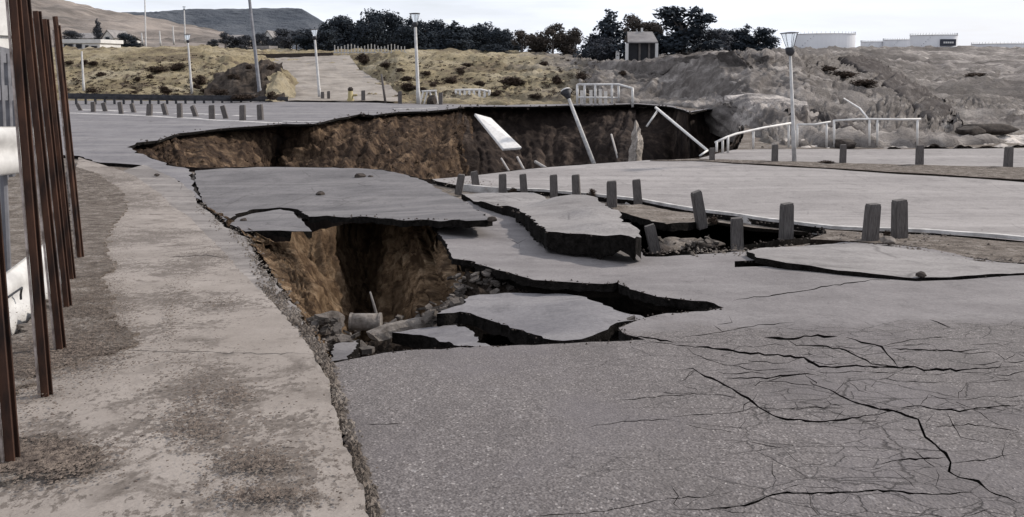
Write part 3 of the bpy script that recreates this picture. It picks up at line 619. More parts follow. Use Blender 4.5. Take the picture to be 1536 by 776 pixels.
patch('pit_floor', [[Vector((x, y, -6.0)) for x in (-24, -10, 4, 20)] for y in (17, 30, 42, 57)], 60, 60, 'shaded_soil', amp=0.5, fine=0.3, ff=.8, seed=16, edge0=1, kind='structure')
# smaller pit by the roadside posts
patch('cliff', [wallrow(PIT+[PIT[0]]), [p+Vector((0.0, 0.25, -1.5)) for p in wallrow(PIT+[PIT[0]])]], 160, 16, 'shaded_void_soil', amp=0.1, fine=0.08, ff=3, seed=17, byidx=True, kind='structure')
patch('pit_floor', [[Vector((x, y, -2.55)) for x in (1.0, 3, 5, 6.5)] for y in (9, 11, 14, 17)], 50, 50, 'shaded_soil', amp=0.2, fine=0.25, ff=1.6, seed=18, edge0=1, kind='structure')
back = wallrow([(190, 222)]+FAR_TOP[::-1]+[(1100, 219), (1075, 229)])
patch('cliff', [[p+Vector((0, .3, 0)) for p in back], [p+Vector((0, 1.0, -6.5)) for p in back]], 200, 10, 'shaded_cliff_soil', amp=0.1, fine=0.1, seed=19, byidx=True, kind='structure')

# ------------------------------------------------------------------ terrain behind
def cols(spec, skirt=None):
    n = len(spec[0][1]); return [[P(u, c[j][0], c[j][1]) for u, c in spec] for j in range(n)]
TERR = [(-900, [(153, 60), (135, 66), (115, 75), (95, 85), (80, 100), (77, 130), (76, 200), (76, 420)]),
 (-100, [(153, 60), (135, 66), (115, 75), (95, 85), (80, 100), (77, 130), (76, 200), (76, 420)]),
 (100, [(152, 60.5), (137, 66), (118, 76), (97, 88), (80, 104), (77, 130), (75, 200), (75, 420)]),
 (300, [(152, 60.5), (137, 66), (112, 75), (94, 88), (79, 104), (76, 130), (74, 200), (74, 420)]),
 (345, [(152, 60.5), (137, 66), (108, 75), (95, 88), (84, 104), (78, 130), (75, 200), (75, 420)]),
 (420, [(152, 60.5), (147, 68), (128, 82), (106, 100), (90, 118), (82, 140), (78, 200), (78, 420)]),
 (540, [(153, 60), (146, 68), (128, 82), (106, 98), (88, 112), (80, 140), (78, 200), (78, 420)]),
 (600, [(154, 59), (142, 66), (118, 74), (97, 88), (84, 105), (80, 130), (80, 200), (80, 420)]),
 (680, [(156, 57), (143, 64), (118, 74), (99, 88), (86, 100), (82, 130), (80, 200), (80, 420)]),
 (760, [(157, 56), (145, 62), (122, 72), (100, 84), (86, 100), (83, 130), (82, 200), (82, 420)]),
 (860, [(157, 56), (148, 60), (118, 68), (100, 80), (94, 95), (90, 130), (85, 200), (85, 420)]),
 (900, [(156, 56), (150, 59), (124, 64), (104, 72), (97, 88), (93, 120), (88, 200), (88, 420)]),
 (960, [(155, 57), (150, 61), (122, 64), (104, 66), (98, 80), (93, 120), (88, 200), (86, 420)]),
 (1020, [(158, 54), (148, 60), (118, 62), (94, 63.5), (89, 78), (86, 110), (84, 200), (82, 420)]),
 (1060, [(162, 51), (147, 57.5), (110, 59.5), (87, 61), (84, 76), (83, 110), (82, 200), (80, 420)]),
 (1100, [(175, 46), (147, 54.5), (108, 57), (86, 58.5), (84, 76), (84, 110), (80, 200), (80, 420)]),
 (1150, [(222, 30), (168, 44), (142, 53), (104, 56), (88, 58), (80, 115), (78, 200), (78, 420)]),
 (1200, [(222, 29), (180, 41), (140, 51), (108, 56), (92, 64), (78, 128), (77, 200), (77, 420)]),
 (1290, [(222, 29), (195, 40), (142, 55), (108, 70), (88, 95), (76, 132), (76, 200), (76, 420)]),
 (1400, [(220, 29), (202, 38), (160, 54), (122, 74), (92, 100), (75, 138), (75, 200), (75, 420)]),
 (1540, [(212, 31), (196, 40), (160, 54), (120, 74), (92, 100), (75, 138), (75, 200), (75, 420)]),
 (2100, [(212, 31), (196, 40), (160, 54), (120, 74), (92, 100), (75, 138), (75, 200), (75, 420)])]
rows_ = cols(TERR)
def tgrid(Y):  # the terrain as a height lookup for planting: returns point on terrain seen at u for depth Y
    return None
from bisect import bisect
def T(u, v):
    """terrain point seen at (u, v): interpolates the profile columns"""
    us = [c[0] for c in TERR]; i = min(len(us)-2, max(0, bisect(us, u)-1)); t = (u-us[i])/(us[i+1]-us[i]); a, b = TERR[i][1], TERR[i+1][1]
    prof = [(p[0]+(q[0]-p[0])*t, p[1]+(q[1]-p[1])*t) for p, q in zip(a, b)]
    for (v0, y0_), (v1, y1_) in zip(prof, prof[1:]):
        if v0 >= v >= v1 and v0 > v1:
            k = (v0-v)/(v0-v1); return P(u, v, 1/(1/y0_+(1/y1_-1/y0_)*k))
    return P(u, v, prof[0][1] if v > prof[0][0] else prof[5][1])
AA = [[Vector(p) for p in r_] for r_ in rows_]
AA.insert(0, [p+Vector((0, -1.0 if p.y > 58.5 else 0.0, -1.5)) for p in AA[0]])
HILLS = patch('hills', AA, 620, 150, 'scrub_hill', amp=0.80, fu=0.19, fv=0.02, fine=0.30, ff=0.6, seed=21, byidx=True, warp=0.6, edge0=0.1, kind='structure')
from mathutils.bvhtree import BVHTree
_me2 = HILLS.data; BV = BVHTree.FromPolygons([v.co for v in _me2.vertices], [tuple(p.vertices) for p in _me2.polygons]); T0 = T
def T(u, v):
    d = ray(u, v); h_ = BV.ray_cast(Vector((0, 0, CAM_H))+d*20, d.normalized())
    return h_[0] if h_[0] is not None else T0(u, v)
# pale gullied bank right of the big hole
patch('eroded_bank', [[P(1072, 152, 51), P(1088, 143, 49), P(1120, 139, 47.5), P(1165, 142, 46), P(1210, 152, 43)],
  [P(1110, 168, 46.5), P(1119, 175, 41.5), P(1135, 176, 39.5), P(1178, 176, 37.5), P(1222, 182, 36)],
  [P(1106, 224, 30), P(1120, 224, 29), P(1145, 224, 28.6), P(1190, 224, 28.4), P(1245, 222, 28.4)]], 200, 80, 'pale_eroded_bank', amp=0.55, fu=0.6, fv=0.07, fine=0.15, ff=0.9, seed=23, byidx=True, warp=0.55, kind='structure')
patch('eroded_bank', [[P(1180, 205, 32), P(1230, 200, 32), P(1290, 208, 31.5), P(1340, 202, 32), P(1400, 210, 31), P(1450, 207, 31.2), P(1560, 200, 32)],
  [P(1180, 224, 28.4), P(1230, 223, 28.4), P(1290, 224, 28.3), P(1340, 223, 28.3), P(1400, 222, 28.3), P(1450, 222, 28.3), P(1560, 219, 28.6)]], 160, 30, 'pale_eroded_bank', amp=0.25, fu=0.9, fv=0.2, fine=0.2, ff=0.9, seed=29, byidx=True, kind='structure')
# cut faces and gullied scarps of the bluff
def scarp(top, bot, pull, nu, nv, amp, seed, mat='bluff_face'):
    a = [T(*p) for p in top]; b = [T(*p) for p in bot]
    r0 = [p+Vector((0, .4, -.15)) for p in a]; r1 = [p+Vector((0, -pull*.35, .12)) for p in a]; r2 = [p.lerp(q, .5)+Vector((0, -pull, .1)) for p, q in zip(a, b)]; r3 = [q+Vector((0, -.3, -.4)) for q in b]
    return patch('bluff', [r0, r1, r2, r3], nu, nv, mat, amp=amp, fu=.55, fv=.05, fine=.22, ff=1.0, seed=seed, byidx=True, edge0=.3, edge1=.3, warp=.2, kind='structure')
scarp([(868, 108), (900, 110), (950, 109), (1000, 104), (1040, 92), (1075, 88), (1120, 90), (1165, 92), (1200, 98), (1235, 108)], [(868, 140), (900, 146), (950, 148), (1000, 148), (1040, 145), (1075, 143), (1120, 140), (1165, 142), (1200, 152), (1262, 176)], .9, 260, 46, .55, 51)
scarp([(1225, 96), (1262, 104), (1300, 112), (1345, 126), (1390, 150), (1430, 172)], [(1215, 150), (1250, 172), (1290, 186), (1325, 196), (1370, 202), (1425, 203)], .8, 200, 46, .6, 52)
scarp([(1330, 98), (1390, 106), (1450, 104), (1520, 110), (1620, 108)], [(1350, 120), (1400, 132), (1455, 128), (1520, 134), (1620, 134)], .7, 170, 30, .5, 53)
scarp([(1410, 146), (1450, 140), (1500, 148), (1560, 144), (1640, 146)], [(1425, 172), (1460, 174), (1510, 176), (1560, 176), (1640, 176)], .6, 150, 30, .45, 54)
scarp([(1258, 90), (1288, 106), (1328, 130), (1368, 160), (1402, 190)], [(1316, 86), (1345, 102), (1378, 122), (1414, 150), (1446, 186)], .45, 150, 30, .5, 55, 'gully_shade')  # diagonal band of painted shade and brush
scarp([(1180, 168), (1215, 166), (1250, 176), (1290, 188)], [(1192, 186), (1225, 190), (1255, 194), (1285, 198)], .4, 90, 24, .35, 56, 'gully_shade')
# spoil heap and dirt ramp on the left
patch('dirt_track', [[G(432, 151.5, .08), G(500, 152, .08), G(560, 152, .08), G(602, 153, .08)], PY([(432, 144, 63), (490, 143, 63), (550, 141, 63), (598, 140, 63)]),
  PY([(430, 124, 76), (470, 124, 76), (520, 124, 76), (575, 124, 75)]), PY([(410, 104, 92), (450, 104, 92), (490, 105, 91), (540, 106, 90)]), PY([(388, 88, 110), (430, 87, 110), (470, 86, 109), (525, 85, 107)]), PY([(380, 84, 125), (430, 83, 125), (470, 82, 125), (525, 82, 125)])], 60, 60, 'dirt_road', amp=0.12, fu=.3, fine=0.15, ff=.4, seed=25, edge0=.1, kind='structure')
patch('hillside', [PY([(-900, 84, 190), (0, 80, 190), (150, 78, 190), (300, 77, 200), (360, 78, 230), (420, 80, 260)]),
  PY([(-900, 40, 300), (0, 45, 300), (100, 52, 300), (220, 60, 300), (320, 66, 300), (380, 74, 310)]),
  PY([(-900, -120, 520), (-200, -45, 520), (75, 0, 520), (160, 19, 520), (250, 36, 520), (335, 52, 520)]), PY([(-900, -130, 700), (-200, -50, 700), (75, -2, 700), (160, 21, 700), (250, 40, 700), (335, 58, 700)])], 200, 90, 'far_hillside', amp=3.0, fu=0.02, fv=0.01, fine=2.4, ff=0.03, seed=26, kind='structure')
patch('mesa', [PY([(60, 84, 1100), (200, 84, 1100), (320, 84, 1100), (400, 84, 1100), (470, 84, 1100), (560, 84, 1100)]),
  PY([(60, 50, 1350), (200, 48, 1350), (320, 45, 1350), (400, 46, 1350), (478, 48, 1350), (540, 72, 1350)]),
  PY([(60, 26, 1500), (200, 22.5, 1500), (300, 17.5, 1500), (380, 16.5, 1500), (452, 16.5, 1500), (482, 35, 1500)]), PY([(60, 26, 1900), (200, 22.5, 1900), (300, 18, 1900), (380, 17, 1900), (445, 17, 1900), (465, 33, 1900)])], 160, 60, 'hazy_mesa_rock', amp=6, fu=0.012, fv=0.004, fine=3, ff=0.01, seed=27, edge1=0.1, kind='structure')
mesh_obj('plain', [(-6000, 190, 1.2), (6000, 190, 1.2), (6000, 8000, 1.2), (-6000, 8000, 1.2)], [(0, 1, 2, 3)], 'dirt_road')['kind'] = 'structure'

# ------------------------------------------------------------------ broken road plates
AP = ['asphalt_plate', 'slab_side']; A2 = ['asphalt', 'slab_side']; A3 = ['asphalt_tilted', 'slab_side']
slab('road_plate', [(293, 256, .0), (340, 252.5, .0), (400, 251, .02), (500, 251.5, .02), (575, 255.5, .04), (608, 262, .06), (640, 273, .10), (700, 304, .20), (722, 318, .24), (739, 329, .26), (700, 331.5, .25), (650, 330.5, .20), (600, 330, .16), (560, 326, .13), (500, 324.5, .10), (463, 325, .07), (447, 314, .06), (420, 311, .05), (380, 314, .05), (352, 322, .04), (338, 333, .02), (318, 318, 0), (303, 300, .0), (294, 276, .0)],
     AP, extra=[(480, 285, .03), (600, 290, .12), (400, 280, .0)], thick=0.10, jag=0.07, label='large grey road plate bridging the two collapse holes', cat='road plate')
slab('road_plate', [(345, 337, .03), (356, 327, .05), (384, 319, .06), (420, 314, .08), (440, 318, .08), (452, 330, .07), (468, 347, .0), (440, 346.5, .02), (420, 345.5, .02), (400, 346, .02), (368, 347, .0)], AP, thick=0.10, jag=0.02,
     label='small cracked corner of asphalt hanging over the left side of the near hole', cat='road plate')
slab('road_plate', [(692, 291, .02), (740, 289, .08), (800, 289, .14), (868, 292, .42), (890, 295, .40), (907, 306, .34), (935, 331, .30), (962, 356, .28), (952, 358.5, .30), (900, 353, .29), (850, 350, .28), (820, 348, .27), (812, 340, .27), (800, 333, .26), (788, 322, .24), (770, 311, .20), (735, 306, .14), (708, 300, .06)],
     A3, extra=[(880, 312, .42), (905, 332, .40), (930, 350, .36), (850, 330, .26), (780, 300, .14)], thick=0.25, jag=0.06, label='pale tilted road plate ridged like a tent beside the roadside posts', cat='road plate')
slab('road_plate', [(655, 470, -.12), (672, 462, -.14), (700, 453, -.14), (703, 445, -.14), (740, 441, -.14), (790, 440, -.14), (850, 441, -.12), (880, 447, -.10), (905, 458, -.08), (935, 469, -.06), (968, 477, -.05), (950, 481, -.05), (925, 484, -.05), (912, 494, -.06), (890, 503, -.06), (872, 508, -.05), (845, 510, -.06), (815, 508, -.08), (790, 499, -.12), (765, 492, -.14), (742, 482, -.16), (715, 474, -.16), (690, 468, -.16)],
     ['asphalt_far', 'slab_side'], thick=0.11, jag=0.06, label='rounded loose slab of asphalt sunk in the torn crack', cat='road plate')
slab('road_plate', [(588, 498, -.25), (642, 491.5, -.25), (684, 488, -.24), (703, 492, -.2), (712, 498, -.18), (718, 509, -.12), (737, 519, -.07), (712, 521, -.08), (681, 517.5, -.14), (655, 511, -.2), (640, 505, -.24), (612, 501, -.26)],
     ['asphalt_far', 'slab_side'], thick=0.10, jag=0.03, label='small sunken asphalt slab at the edge of the near road', cat='road plate')
slab('road_plate', [(500, 517, -.12), (522, 511, -.14), (540, 510, -.16), (533, 522, -.14), (522, 541, -.08), (494, 543, -.05)], ['asphalt_plate', 'slab_side'], thick=0.09, jag=0.03, r=.012, label='broken asphalt fragment dipping into the hole beside the footpath', cat='road plate')
slab('earth_ledge', [(915, 311, .04), (960, 306, .02), (1040, 320, .02), (1060, 328, 0), (1046, 333, .02), (1000, 336, .05), (960, 327, .06), (930, 317, .06)], ['verge_dirt', 'slab_side'], thick=0.12, jag=0.05, label='thin crust of verge earth jutting over the roadside pit', cat='earth ledge')
slab('road_plate', [(1120, 377, .06), (1150, 372, .08), (1240, 366, .07), (1300, 366, .06), (1400, 378, .03), (1470, 392, .02), (1620, 404, .01), (1620, 408, 0), (1515, 410, .02), (1438, 415, .02), (1373, 417, .03), (1308, 411, .04), (1257, 405, .05), (1216, 399, .06), (1180, 395, .07), (1150, 389, .08), (1135, 386, .08), (1132, 381, .08)], A3, thick=0.07, jag=0.03, label='pale lifted strip of asphalt along the verge behind the long crack', cat='road plate')
# verge soil flush with the road between pit and kerb
sheet('verge', xy([(1236, 344), (1300, 349), (1400, 353), (1516, 363), (1900, 398), (1900, 406), (1516, 394), (1440, 384), (1395, 373), (1330, 365), (1262, 361), (1215, 359), (1240, 350)]), ['litter_dirt', 'shaded_soil'], dz=0.0, thick=0.12, r=.02, jag=.05, kind='structure')
sheet('verge', xy([(975, 242), (1040, 239), (1130, 241.5), (1250, 245), (1380, 248), (1900, 262), (1900, 294), (1516, 270), (1300, 256.5), (1100, 245), (1040, 242)]), ['litter_dirt', 'shaded_soil'], dz=0.02, thick=0.12, r=.02, jag=.1, kind='structure')

# ------------------------------------------------------------------ concrete, rocks, odd pieces in the near hole
def chunk(name, pts, thick, mat, label, cat, Yt=None, tilt=0.0):
    """irregular broken block: (u, v, Y) outline on its upper face"""
    W = [P(*p) for p in pts]; q = []
    for a, b in zip(W, W[1:]+W[:1]):
        for k in range(4): q.append(a.lerp(b, k/4)+Vector((random.uniform(-.012, .012),)*2+(random.uniform(-.01, .01),)))
    c = sum(q, Vector())/len(q); bm = bmesh.new(); top = [bm.verts.new(p) for p in q]; mid = [bm.verts.new(p.lerp(c, .5)+Vector((0, 0, .03+random.uniform(0, .02)))) for p in q]; ct = bm.verts.new(c+Vector((0, 0, .05)))
    low = [bm.verts.new(p.lerp(c, .12)+Vector((random.uniform(-.02, .02), 0, -thick*random.uniform(.8, 1.1)))) for p in q]; n = len(q)
    for i in range(n):
        j = (i+1) % n; bm.faces.new((top[i], top[j], mid[j], mid[i])); bm.faces.new((mid[i], mid[j], ct)); bm.faces.new((top[j], top[i], low[i], low[j]))
    bm.faces.new(low); bmesh.ops.recalc_face_normals(bm, faces=bm.faces)
    return tag(bm_obj(name, bm, mat), label, cat)
rock('concrete_block', P(480, 486, 6.7), (.24, .13, .10), 'hole_rubble', 91, sub=3, label='large rounded concrete block leaning into the hole beside the footpath', cat='concrete block')
rock('concrete_block', P(482, 511, 6.1), (.13, .10, .07), 'hole_rubble', 92, sub=3, label='smaller concrete block below the large rounded one', cat='concrete block')
chunk('kerb_stone', [(548, 497, 7.4), (600, 486, 7.55), (652, 474, 7.7), (656, 480, 7.6), (600, 493, 7.45), (560, 503, 7.3)], .07, 'concrete_dirty', 'long fallen kerb stone lying behind the sunken slab', 'kerb stone')
bm = bmesh.new(); a_, b_ = P(527, 483, 8.0), P(570, 483, 8.0)
tube(bm, [a_, a_+Vector((.008, 0, 0)), b_-Vector((.008, 0, 0)), b_], [.075, .085, .085, .075], 20)
cyl = bm_obj('concrete_pipe', bm, 'concrete_dirty', None, True); tag(cyl, 'short grey concrete pipe lying at the bottom of the near hole', 'pipe')
bm = bmesh.new(); tube(bm, [a_-Vector((.012, 0, 0)), a_+Vector((.012, 0, 0))], .092, 20); bm_obj('rim', bm, 'concrete_dirty', cyl)
bm = bmesh.new(); tube(bm, [b_-Vector((.012, 0, 0)), b_+Vector((.012, 0, 0))], .092, 20); bm_obj('rim', bm, 'concrete_dirty', cyl)
bm = bmesh.new(); tube(bm, [P(565, 473, 8.1), P(561, 458, 8.12), P(555, 438, 8.2)], [.016, .014, .010], 7); tag(bm_obj('stick', bm, 'timber_end'), 'thin pale stick standing behind the concrete pipe', 'stick')
random.seed(5)
RK = [(650, 476, 7.7, .07), (668, 477, 7.7, .09), (695, 452, 8.1, .06), (706, 458, 8.0, .07), (722, 430, 8.7, .08), (735, 438, 8.4, .06), (708, 425, 8.9, .07), (752, 434, 8.6, .05), (690, 462, 8.0, .05), (610, 490, 8.6, .06), (632, 482, 8.5, .07),
      (496, 513, 5.9, .05), (486, 500, 6.0, .045), (470, 512, 5.8, .04), (482, 524, 5.5, .05), (676, 470, 7.9, .06)]
wh = ['beside the fallen kerb stone', 'at the end of the fallen kerb stone', 'at the left tip of the rounded slab', 'on the left tip of the rounded slab', 'under the lip of the torn crack', 'in the mouth of the torn crack', 'high on the rubble near the crack lip', 'deepest in the mouth of the torn crack', 'left of the rounded slab', 'on the rubble left of the kerb stone', 'on the rubble behind the kerb stone', 'right of the small concrete block', 'on top of the small concrete block', 'left of the small concrete block', 'below the small concrete block', 'between kerb stone and rounded slab']
for i, (u, v, Y, s) in enumerate(RK):
    rock('rubble_stone', P(u, v, Y), (s*1.3, s, s*.75), 'rock_grey' if i in (2, 4, 7, 11, 13) else 'rock_dark', i+3, label=('pale' if i in (2, 4, 7, 11, 13) else 'dark')+' lump of rubble '+wh[i], cat='rubble', group='rubble lumps in the near hole')
for i, (u, v, s, l) in enumerate([(481, 292, .10, 'dark clod lying alone on the large road plate'), (540, 266, .14, 'dark clod near the far edge of the large road plate'), (556, 266, .07, 'small dark clod right of the clod by the far plate edge'), (1382, 413, .05, 'dark stone on the lip of the long crack'), (1333, 362.5, .09, 'pale stone on the verge below the two right-hand posts'), (50+185, 268-5, .06, 'small dark stone where footpath meets the road'), (738, 330, .07, 'dark lump of earth on the tip of the large road plate'), (365, 331, .06, 'dark clod on the small hanging corner of asphalt')]):
    g = G(u, v, .26 if u == 738 else .05); rock('clod', g+Vector((0, 0, s*.2)), (s*1.3, s, s*.6), 'rock_grey' if u == 1333 else 'rock_dark', i+40, label=l, cat='stone' if 'stone' in l else 'clod')
# pale rocks in the roadside pit
for i, (u, v, Y, s, l) in enumerate([(1010, 366, 12.2, .22, 'broad pale earth lump in the pit beside the short sunken post'), (1030, 361, 12.3, .12, 'pale rounded stone at the right of the pit rubble'), (990, 372, 11.9, .16, 'dark earth lump at the foot of the short sunken post'), (1060, 367, 12.2, .18, 'low earth lump in the middle of the roadside pit')]):
    rock('earth_lump', P(u, v, Y), (s*1.8, s, s*.38), 'verge_dirt' if i < 2 else 'rock_dark', i+60, sub=3, label=l, cat='earth lump')

# ------------------------------------------------------------------ gravel and litter (nobody could count it)
def scatter(name, spots, mat, label, cat, n, smin, smax, lift=0.0, flat=0.5):
    V = []; F = []
    for (u, v, su, sv, k) in spots:
        for _ in range(int(k*n)):
            uu, vv = random.gauss(u, su), random.gauss(v, sv)
            g = G(uu, vv, lift); s = random.uniform(smin, smax)*random.uniform(.5, 1); b = len(V); a = random.random()*6.28
            for q in range(4):
                r_ = s*random.uniform(.6, 1.2); V.append((g.x+r_*math.cos(a+q*1.57), g.y+r_*math.sin(a+q*1.57), g.z+random.uniform(-.2, .35)*s*flat))
            V.append((g.x, g.y, g.z+s*flat*random.uniform(.5, 1.3)))
            F += [(b, b+1, b+4), (b+1, b+2, b+4), (b+2, b+3, b+4), (b+3, b, b+4)]
    return tag(mesh_obj(name, V, F, mat, None, False), label, cat, None, 'stuff')
scatter('leaf_litter', [(70, 680, 45, 13, 1.6), (20, 690, 25, 9, .6), (110, 522, 38, 11, 1.2), (60, 545, 30, 12, .8), (125, 455, 30, 10, .8), (150, 430, 20, 8, .3), (150, 350, 28, 22, .6), (170, 300, 35, 14, .8), (150, 268, 18, 9, .7), (190, 285, 25, 10, .5),
   (270, 420, 14, 36, .5), (255, 480, 8, 25, .3), (310, 380, 28, 12, .4), (330, 455, 18, 6, .25), (300, 590, 25, 28, .5), (290, 640, 28, 14, .5), (350, 590, 16, 12, .3), (385, 690, 38, 12, .7), (400, 740, 45, 9, .5), (280, 560, 40, 40, .3), (380, 660, 90, 60, .35), (60, 330, 50, 45, 2.0), (40, 560, 40, 40, 1.2), (140, 300, 24, 40, 1.5), (150, 380, 22, 40, 1.6), (145, 470, 30, 30, 1.6), (120, 530, 40, 20, 1.4), (70, 690, 50, 16, 1.2), (185, 320, 14, 30, .8), (175, 480, 18, 30, .7)],
   'leaf_litter', 'dry leaves and grit gathered in patches on the footpath', 'leaf litter', 1500, .002, .011, .11, .35)
edge = [G(u, v) for u, v in ROAD[-4:]]
spots = []
for (a, b) in zip(WALK_R[7:], WALK_R[8:]):
    for k in range(5):
        spots.append((a[0]+(b[0]-a[0])*k/5+9, a[1]+(b[1]-a[1])*k/5, 5, 6, .12))
for (a, b) in zip(HOLE_LEFT, HOLE_LEFT[1:]):
    spots.append(((a[0]+b[0])/2-7, (a[1]+b[1])/2, 5, 6, .25))
scatter('gravel', spots, 'verge_dirt', 'loose gravel and broken crumbs along the footpath edge', 'gravel', 420, .006, .026, .015, .8)
scatter('gravel', [(1300, 372, 60, 3, .6), (1420, 392, 60, 4, .6), (1100, 378, 60, 3, .5), (700, 276, 25, 4, .3), (1350, 355, 50, 4, .4), (840, 296, 40, 3, .3), (560, 268, 16, 4, .05)], 'verge_dirt', 'loose earth crumbs scattered along the verge by the roadside posts', 'gravel', 420, .012, .04, .0, .7)
V = []; F = []
random.seed(8)
for _ in range(2400):
    t = random.random(); u = 600+t*170+random.gauss(0, 12); v = 497-t*75+abs(random.gauss(0, 10)); Y = 9.5-t*.7-max(0, v-497+t*75)*.035
    p = P(u, v, Y); s = random.uniform(.008, .032); b = len(V)
    for q in range(4):
        V.append((p.x+s*math.cos(q*1.57+s*300), p.y+s*math.sin(q*1.57+s*300), p.z+random.uniform(-.3, .3)*s))
    V.append((p.x, p.y, p.z+s)); V.append((p.x, p.y, p.z-s)); F += [(b, b+1, b+4), (b+1, b+2, b+4), (b+2, b+3, b+4), (b+3, b, b+4), (b+1, b, b+5), (b+2, b+1, b+5), (b+3, b+2, b+5), (b, b+3, b+5)]
tag(mesh_obj('rubble', V, F, 'rock_dark', None, False), 'fine dark rubble spilled at the foot of the near cliff', 'rubble', None, 'stuff')

# ------------------------------------------------------------------ roadside timber posts
def unit_post():
    bm = bmesh.new(); r = bx(bm, (0, 0, 0.42), (1, .8, 1.16))
    for v in r:
        if v.co.z > .9: v.co.x *= .94; v.co.y *= .9; v.co.z += (0.02 if v.co.x > 0 else -.005)
    bmesh.ops.bevel(bm, geom=list(bm.edges), offset=.05, segments=2, affect='EDGES')
    return bm
_bm = unit_post(); _me = bpy.data.meshes.new('timber_post'); _bm.to_mesh(_me); _bm.free(); _me.materials.append(MAT['timber'])
def post(u, vb, vt, wpx, ut=None, label='', group=None, dz=0.0, Yf=None):
    g = G(u, vb, dz) if Yf is None else P(u, vb, Yf); k = 1/pxm(g.y)
    o = bpy.data.objects.new('timber_post', _me); COL.objects.link(o)
    o.location = g; o.scale = (wpx*k, max(.1, wpx*k*.85), (vb-vt)*k); lean = math.atan2(((ut if ut is not None else u)-u), (vb-vt))
    o.rotation_euler = (random.uniform(-.03, .03), lean, random.uniform(-.35, .35)); return tag(o, label, 'post', group)
random.seed(21)
ORD = ['first', 'second', 'third', 'fourth', 'fifth', 'sixth', 'seventh', 'eighth', 'ninth', 'tenth', 'eleventh', 'twelfth', 'thirteenth']
for i, (u, vb, vt, wd, ut) in enumerate([(121, 166, 155, 5, 116), (140, 168, 153, 6, 140), (158, 167, 154, 6, 155), (182, 171, 153, 6, 180), (201, 169, 155, 6, 197), (224, 174, 156, 8, 225), (249, 172.5, 155, 7, 244), (270, 177, 155, 7.5, 270), (294, 175, 158, 7, 287),
    (318, 179, 158, 8.5, 318), (339, 178, 158, 7, 334), (364, 181, 158, 8.5, 364), (391, 180, 157, 8.5, 390)]):
    post(u, vb, vt, wd, ut, ('grey timber post, %s from the left on the strip beside the far white line' % ORD[i]), 'timber posts along the far white line')
for a in [(688, 288, 261, 11, 693, 'dark timber post leaning right, leftmost of the near roadside row'), (714, 280, 257, 11, 711, 'timber post standing just right of the leaning leftmost one'), (754, 288, 261, 11, 754, 'upright timber post at the head of the pale tented road plate'),
    (786, 288, 261, 11, 784, 'timber post with a dark shrub at its left foot'), (831, 297, 262, 12, 830, 'upright timber post left of the one with a bush'), (865, 294, 262, 12, 863, 'timber post with a small brown bush at its right'),
    (918, 313, 271, 15.5, 917, 'wide timber post at the ridge end of the tented plate'), (957, 303, 269, 13, 954, 'timber post behind the earth crust by the roadside pit'), (1052, 335, 285, 16, 1041, 'timber post tilted left on the back rim of the roadside pit'),
    (1305, 361, 305, 21, 1308, 'squat timber post leaning right, left one of the close pair on the verge'), (1349, 357, 299, 21, 1347, 'tallest looking timber post, right one of the close pair on the verge')]:
    post(*a, group='timber posts along the near verge')
post(984, 382, 336, 17, 973, 'short timber post sunk and tilted in the roadside pit beside the tented plate', 'timber posts along the near verge', Yf=11.4)
post(1106, 376, 326, 19, 1104, 'timber post on the front rim of the roadside pit', 'timber posts along the near verge', Yf=11.3)
post(1179, 362, 304, 19, 1178, 'timber post on the back rim at the right end of the roadside pit', 'timber posts along the near verge', Yf=12.6)
for i, (u, vb, vt, wd) in enumerate([(1068, 241, 222, 8), (1162, 243, 217, 9), (1264, 245, 217, 9), (1379, 247.5, 218, 11), (1512, 250, 220, 12)]):
    post(u, vb, vt, wd, u, 'dark timber post on the far verge of the right road, %s from the left' % ORD[i], 'timber posts on the far verge of the right road')
for i, (u, vb, vt, wd) in enumerate([(484, 152, 138, 5), (493, 152, 137, 4.5), (545, 153.5, 136, 6), (600, 155, 137, 6), (661, 157, 139, 6)]):
    post(u, vb, vt, wd, u, 'small far timber post at the foot of the dirt track, %s from the left' % ORD[i], 'timber posts below the dirt track')

# ------------------------------------------------------------------ tall rusty channel posts and the white guard rails
def rusty(ub, vb, ut, vt, wpx, label, Yt_off=0.0):
    g = G(ub, vb, .09); Y = g.y; k = Y/FPX; top = P(ut, vt, Y+Yt_off); w_ = wpx*k*.66
    e = empty('rusty_post', g, label, 'post', 'tall rusty posts along the footpath'); ax = (top-g); L_ = ax.length; q = ax.to_track_quat('Z', 'Y').to_matrix()
    bm = bmesh.new()
    def lbx(c, s):
        for v in bmesh.ops.create_cube(bm, size=1)['verts']: v.co = q @ Vector((v.co.x*s[0]+c[0], v.co.y*s[1]+c[1], v.co.z*s[2]+c[2]))
    lbx((-w_*.12, 0, L_/2-.1), (w_*.76, .010, L_+.2))
    bm_obj('web', bm, 'rust', e)
    for sx in (-1, 1):
        bm = bmesh.new()
        n = 26
        for j in range(n):   # flange edges are pitted and wavy
            a = -.2+(L_+.2)*j/n; x_ = sx*w_*.36+(w_*.04 if sx > 0 else 0)
            lbx((x_ - w_*.10, .0, a+(L_+.2)/n/2), (w_*.16*(1+.12*random.uniform(-1, 1)), .036, (L_+.2)/n+.001))
        bm_obj('flange', bm, 'rust', e)
    bm = bmesh.new()
    for j in range(30):
        a = -.05+(L_)*j/30; wv = w_*(.13+.035*noise.noise(Vector((j*.6, ub, 0))))
        lbx((w_*.44, -.024, a+L_/60), (wv, .010, L_/30+.002))
    bm_obj('lit_edge', bm, 'rust_highlight', e)  # painted highlight: pale strip down the right edge, as if sunlit
    return e
rusty(19, 697, -22, 190, 27, 'rusty steel post nearest the camera, at the far left bottom corner')
rusty(70, 594, 18, -45, 22, 'second nearest rusty steel post, the tallest in the row')
rusty(92, 528, 34, -32, 19, 'third nearest rusty steel post, reaching out of the top')
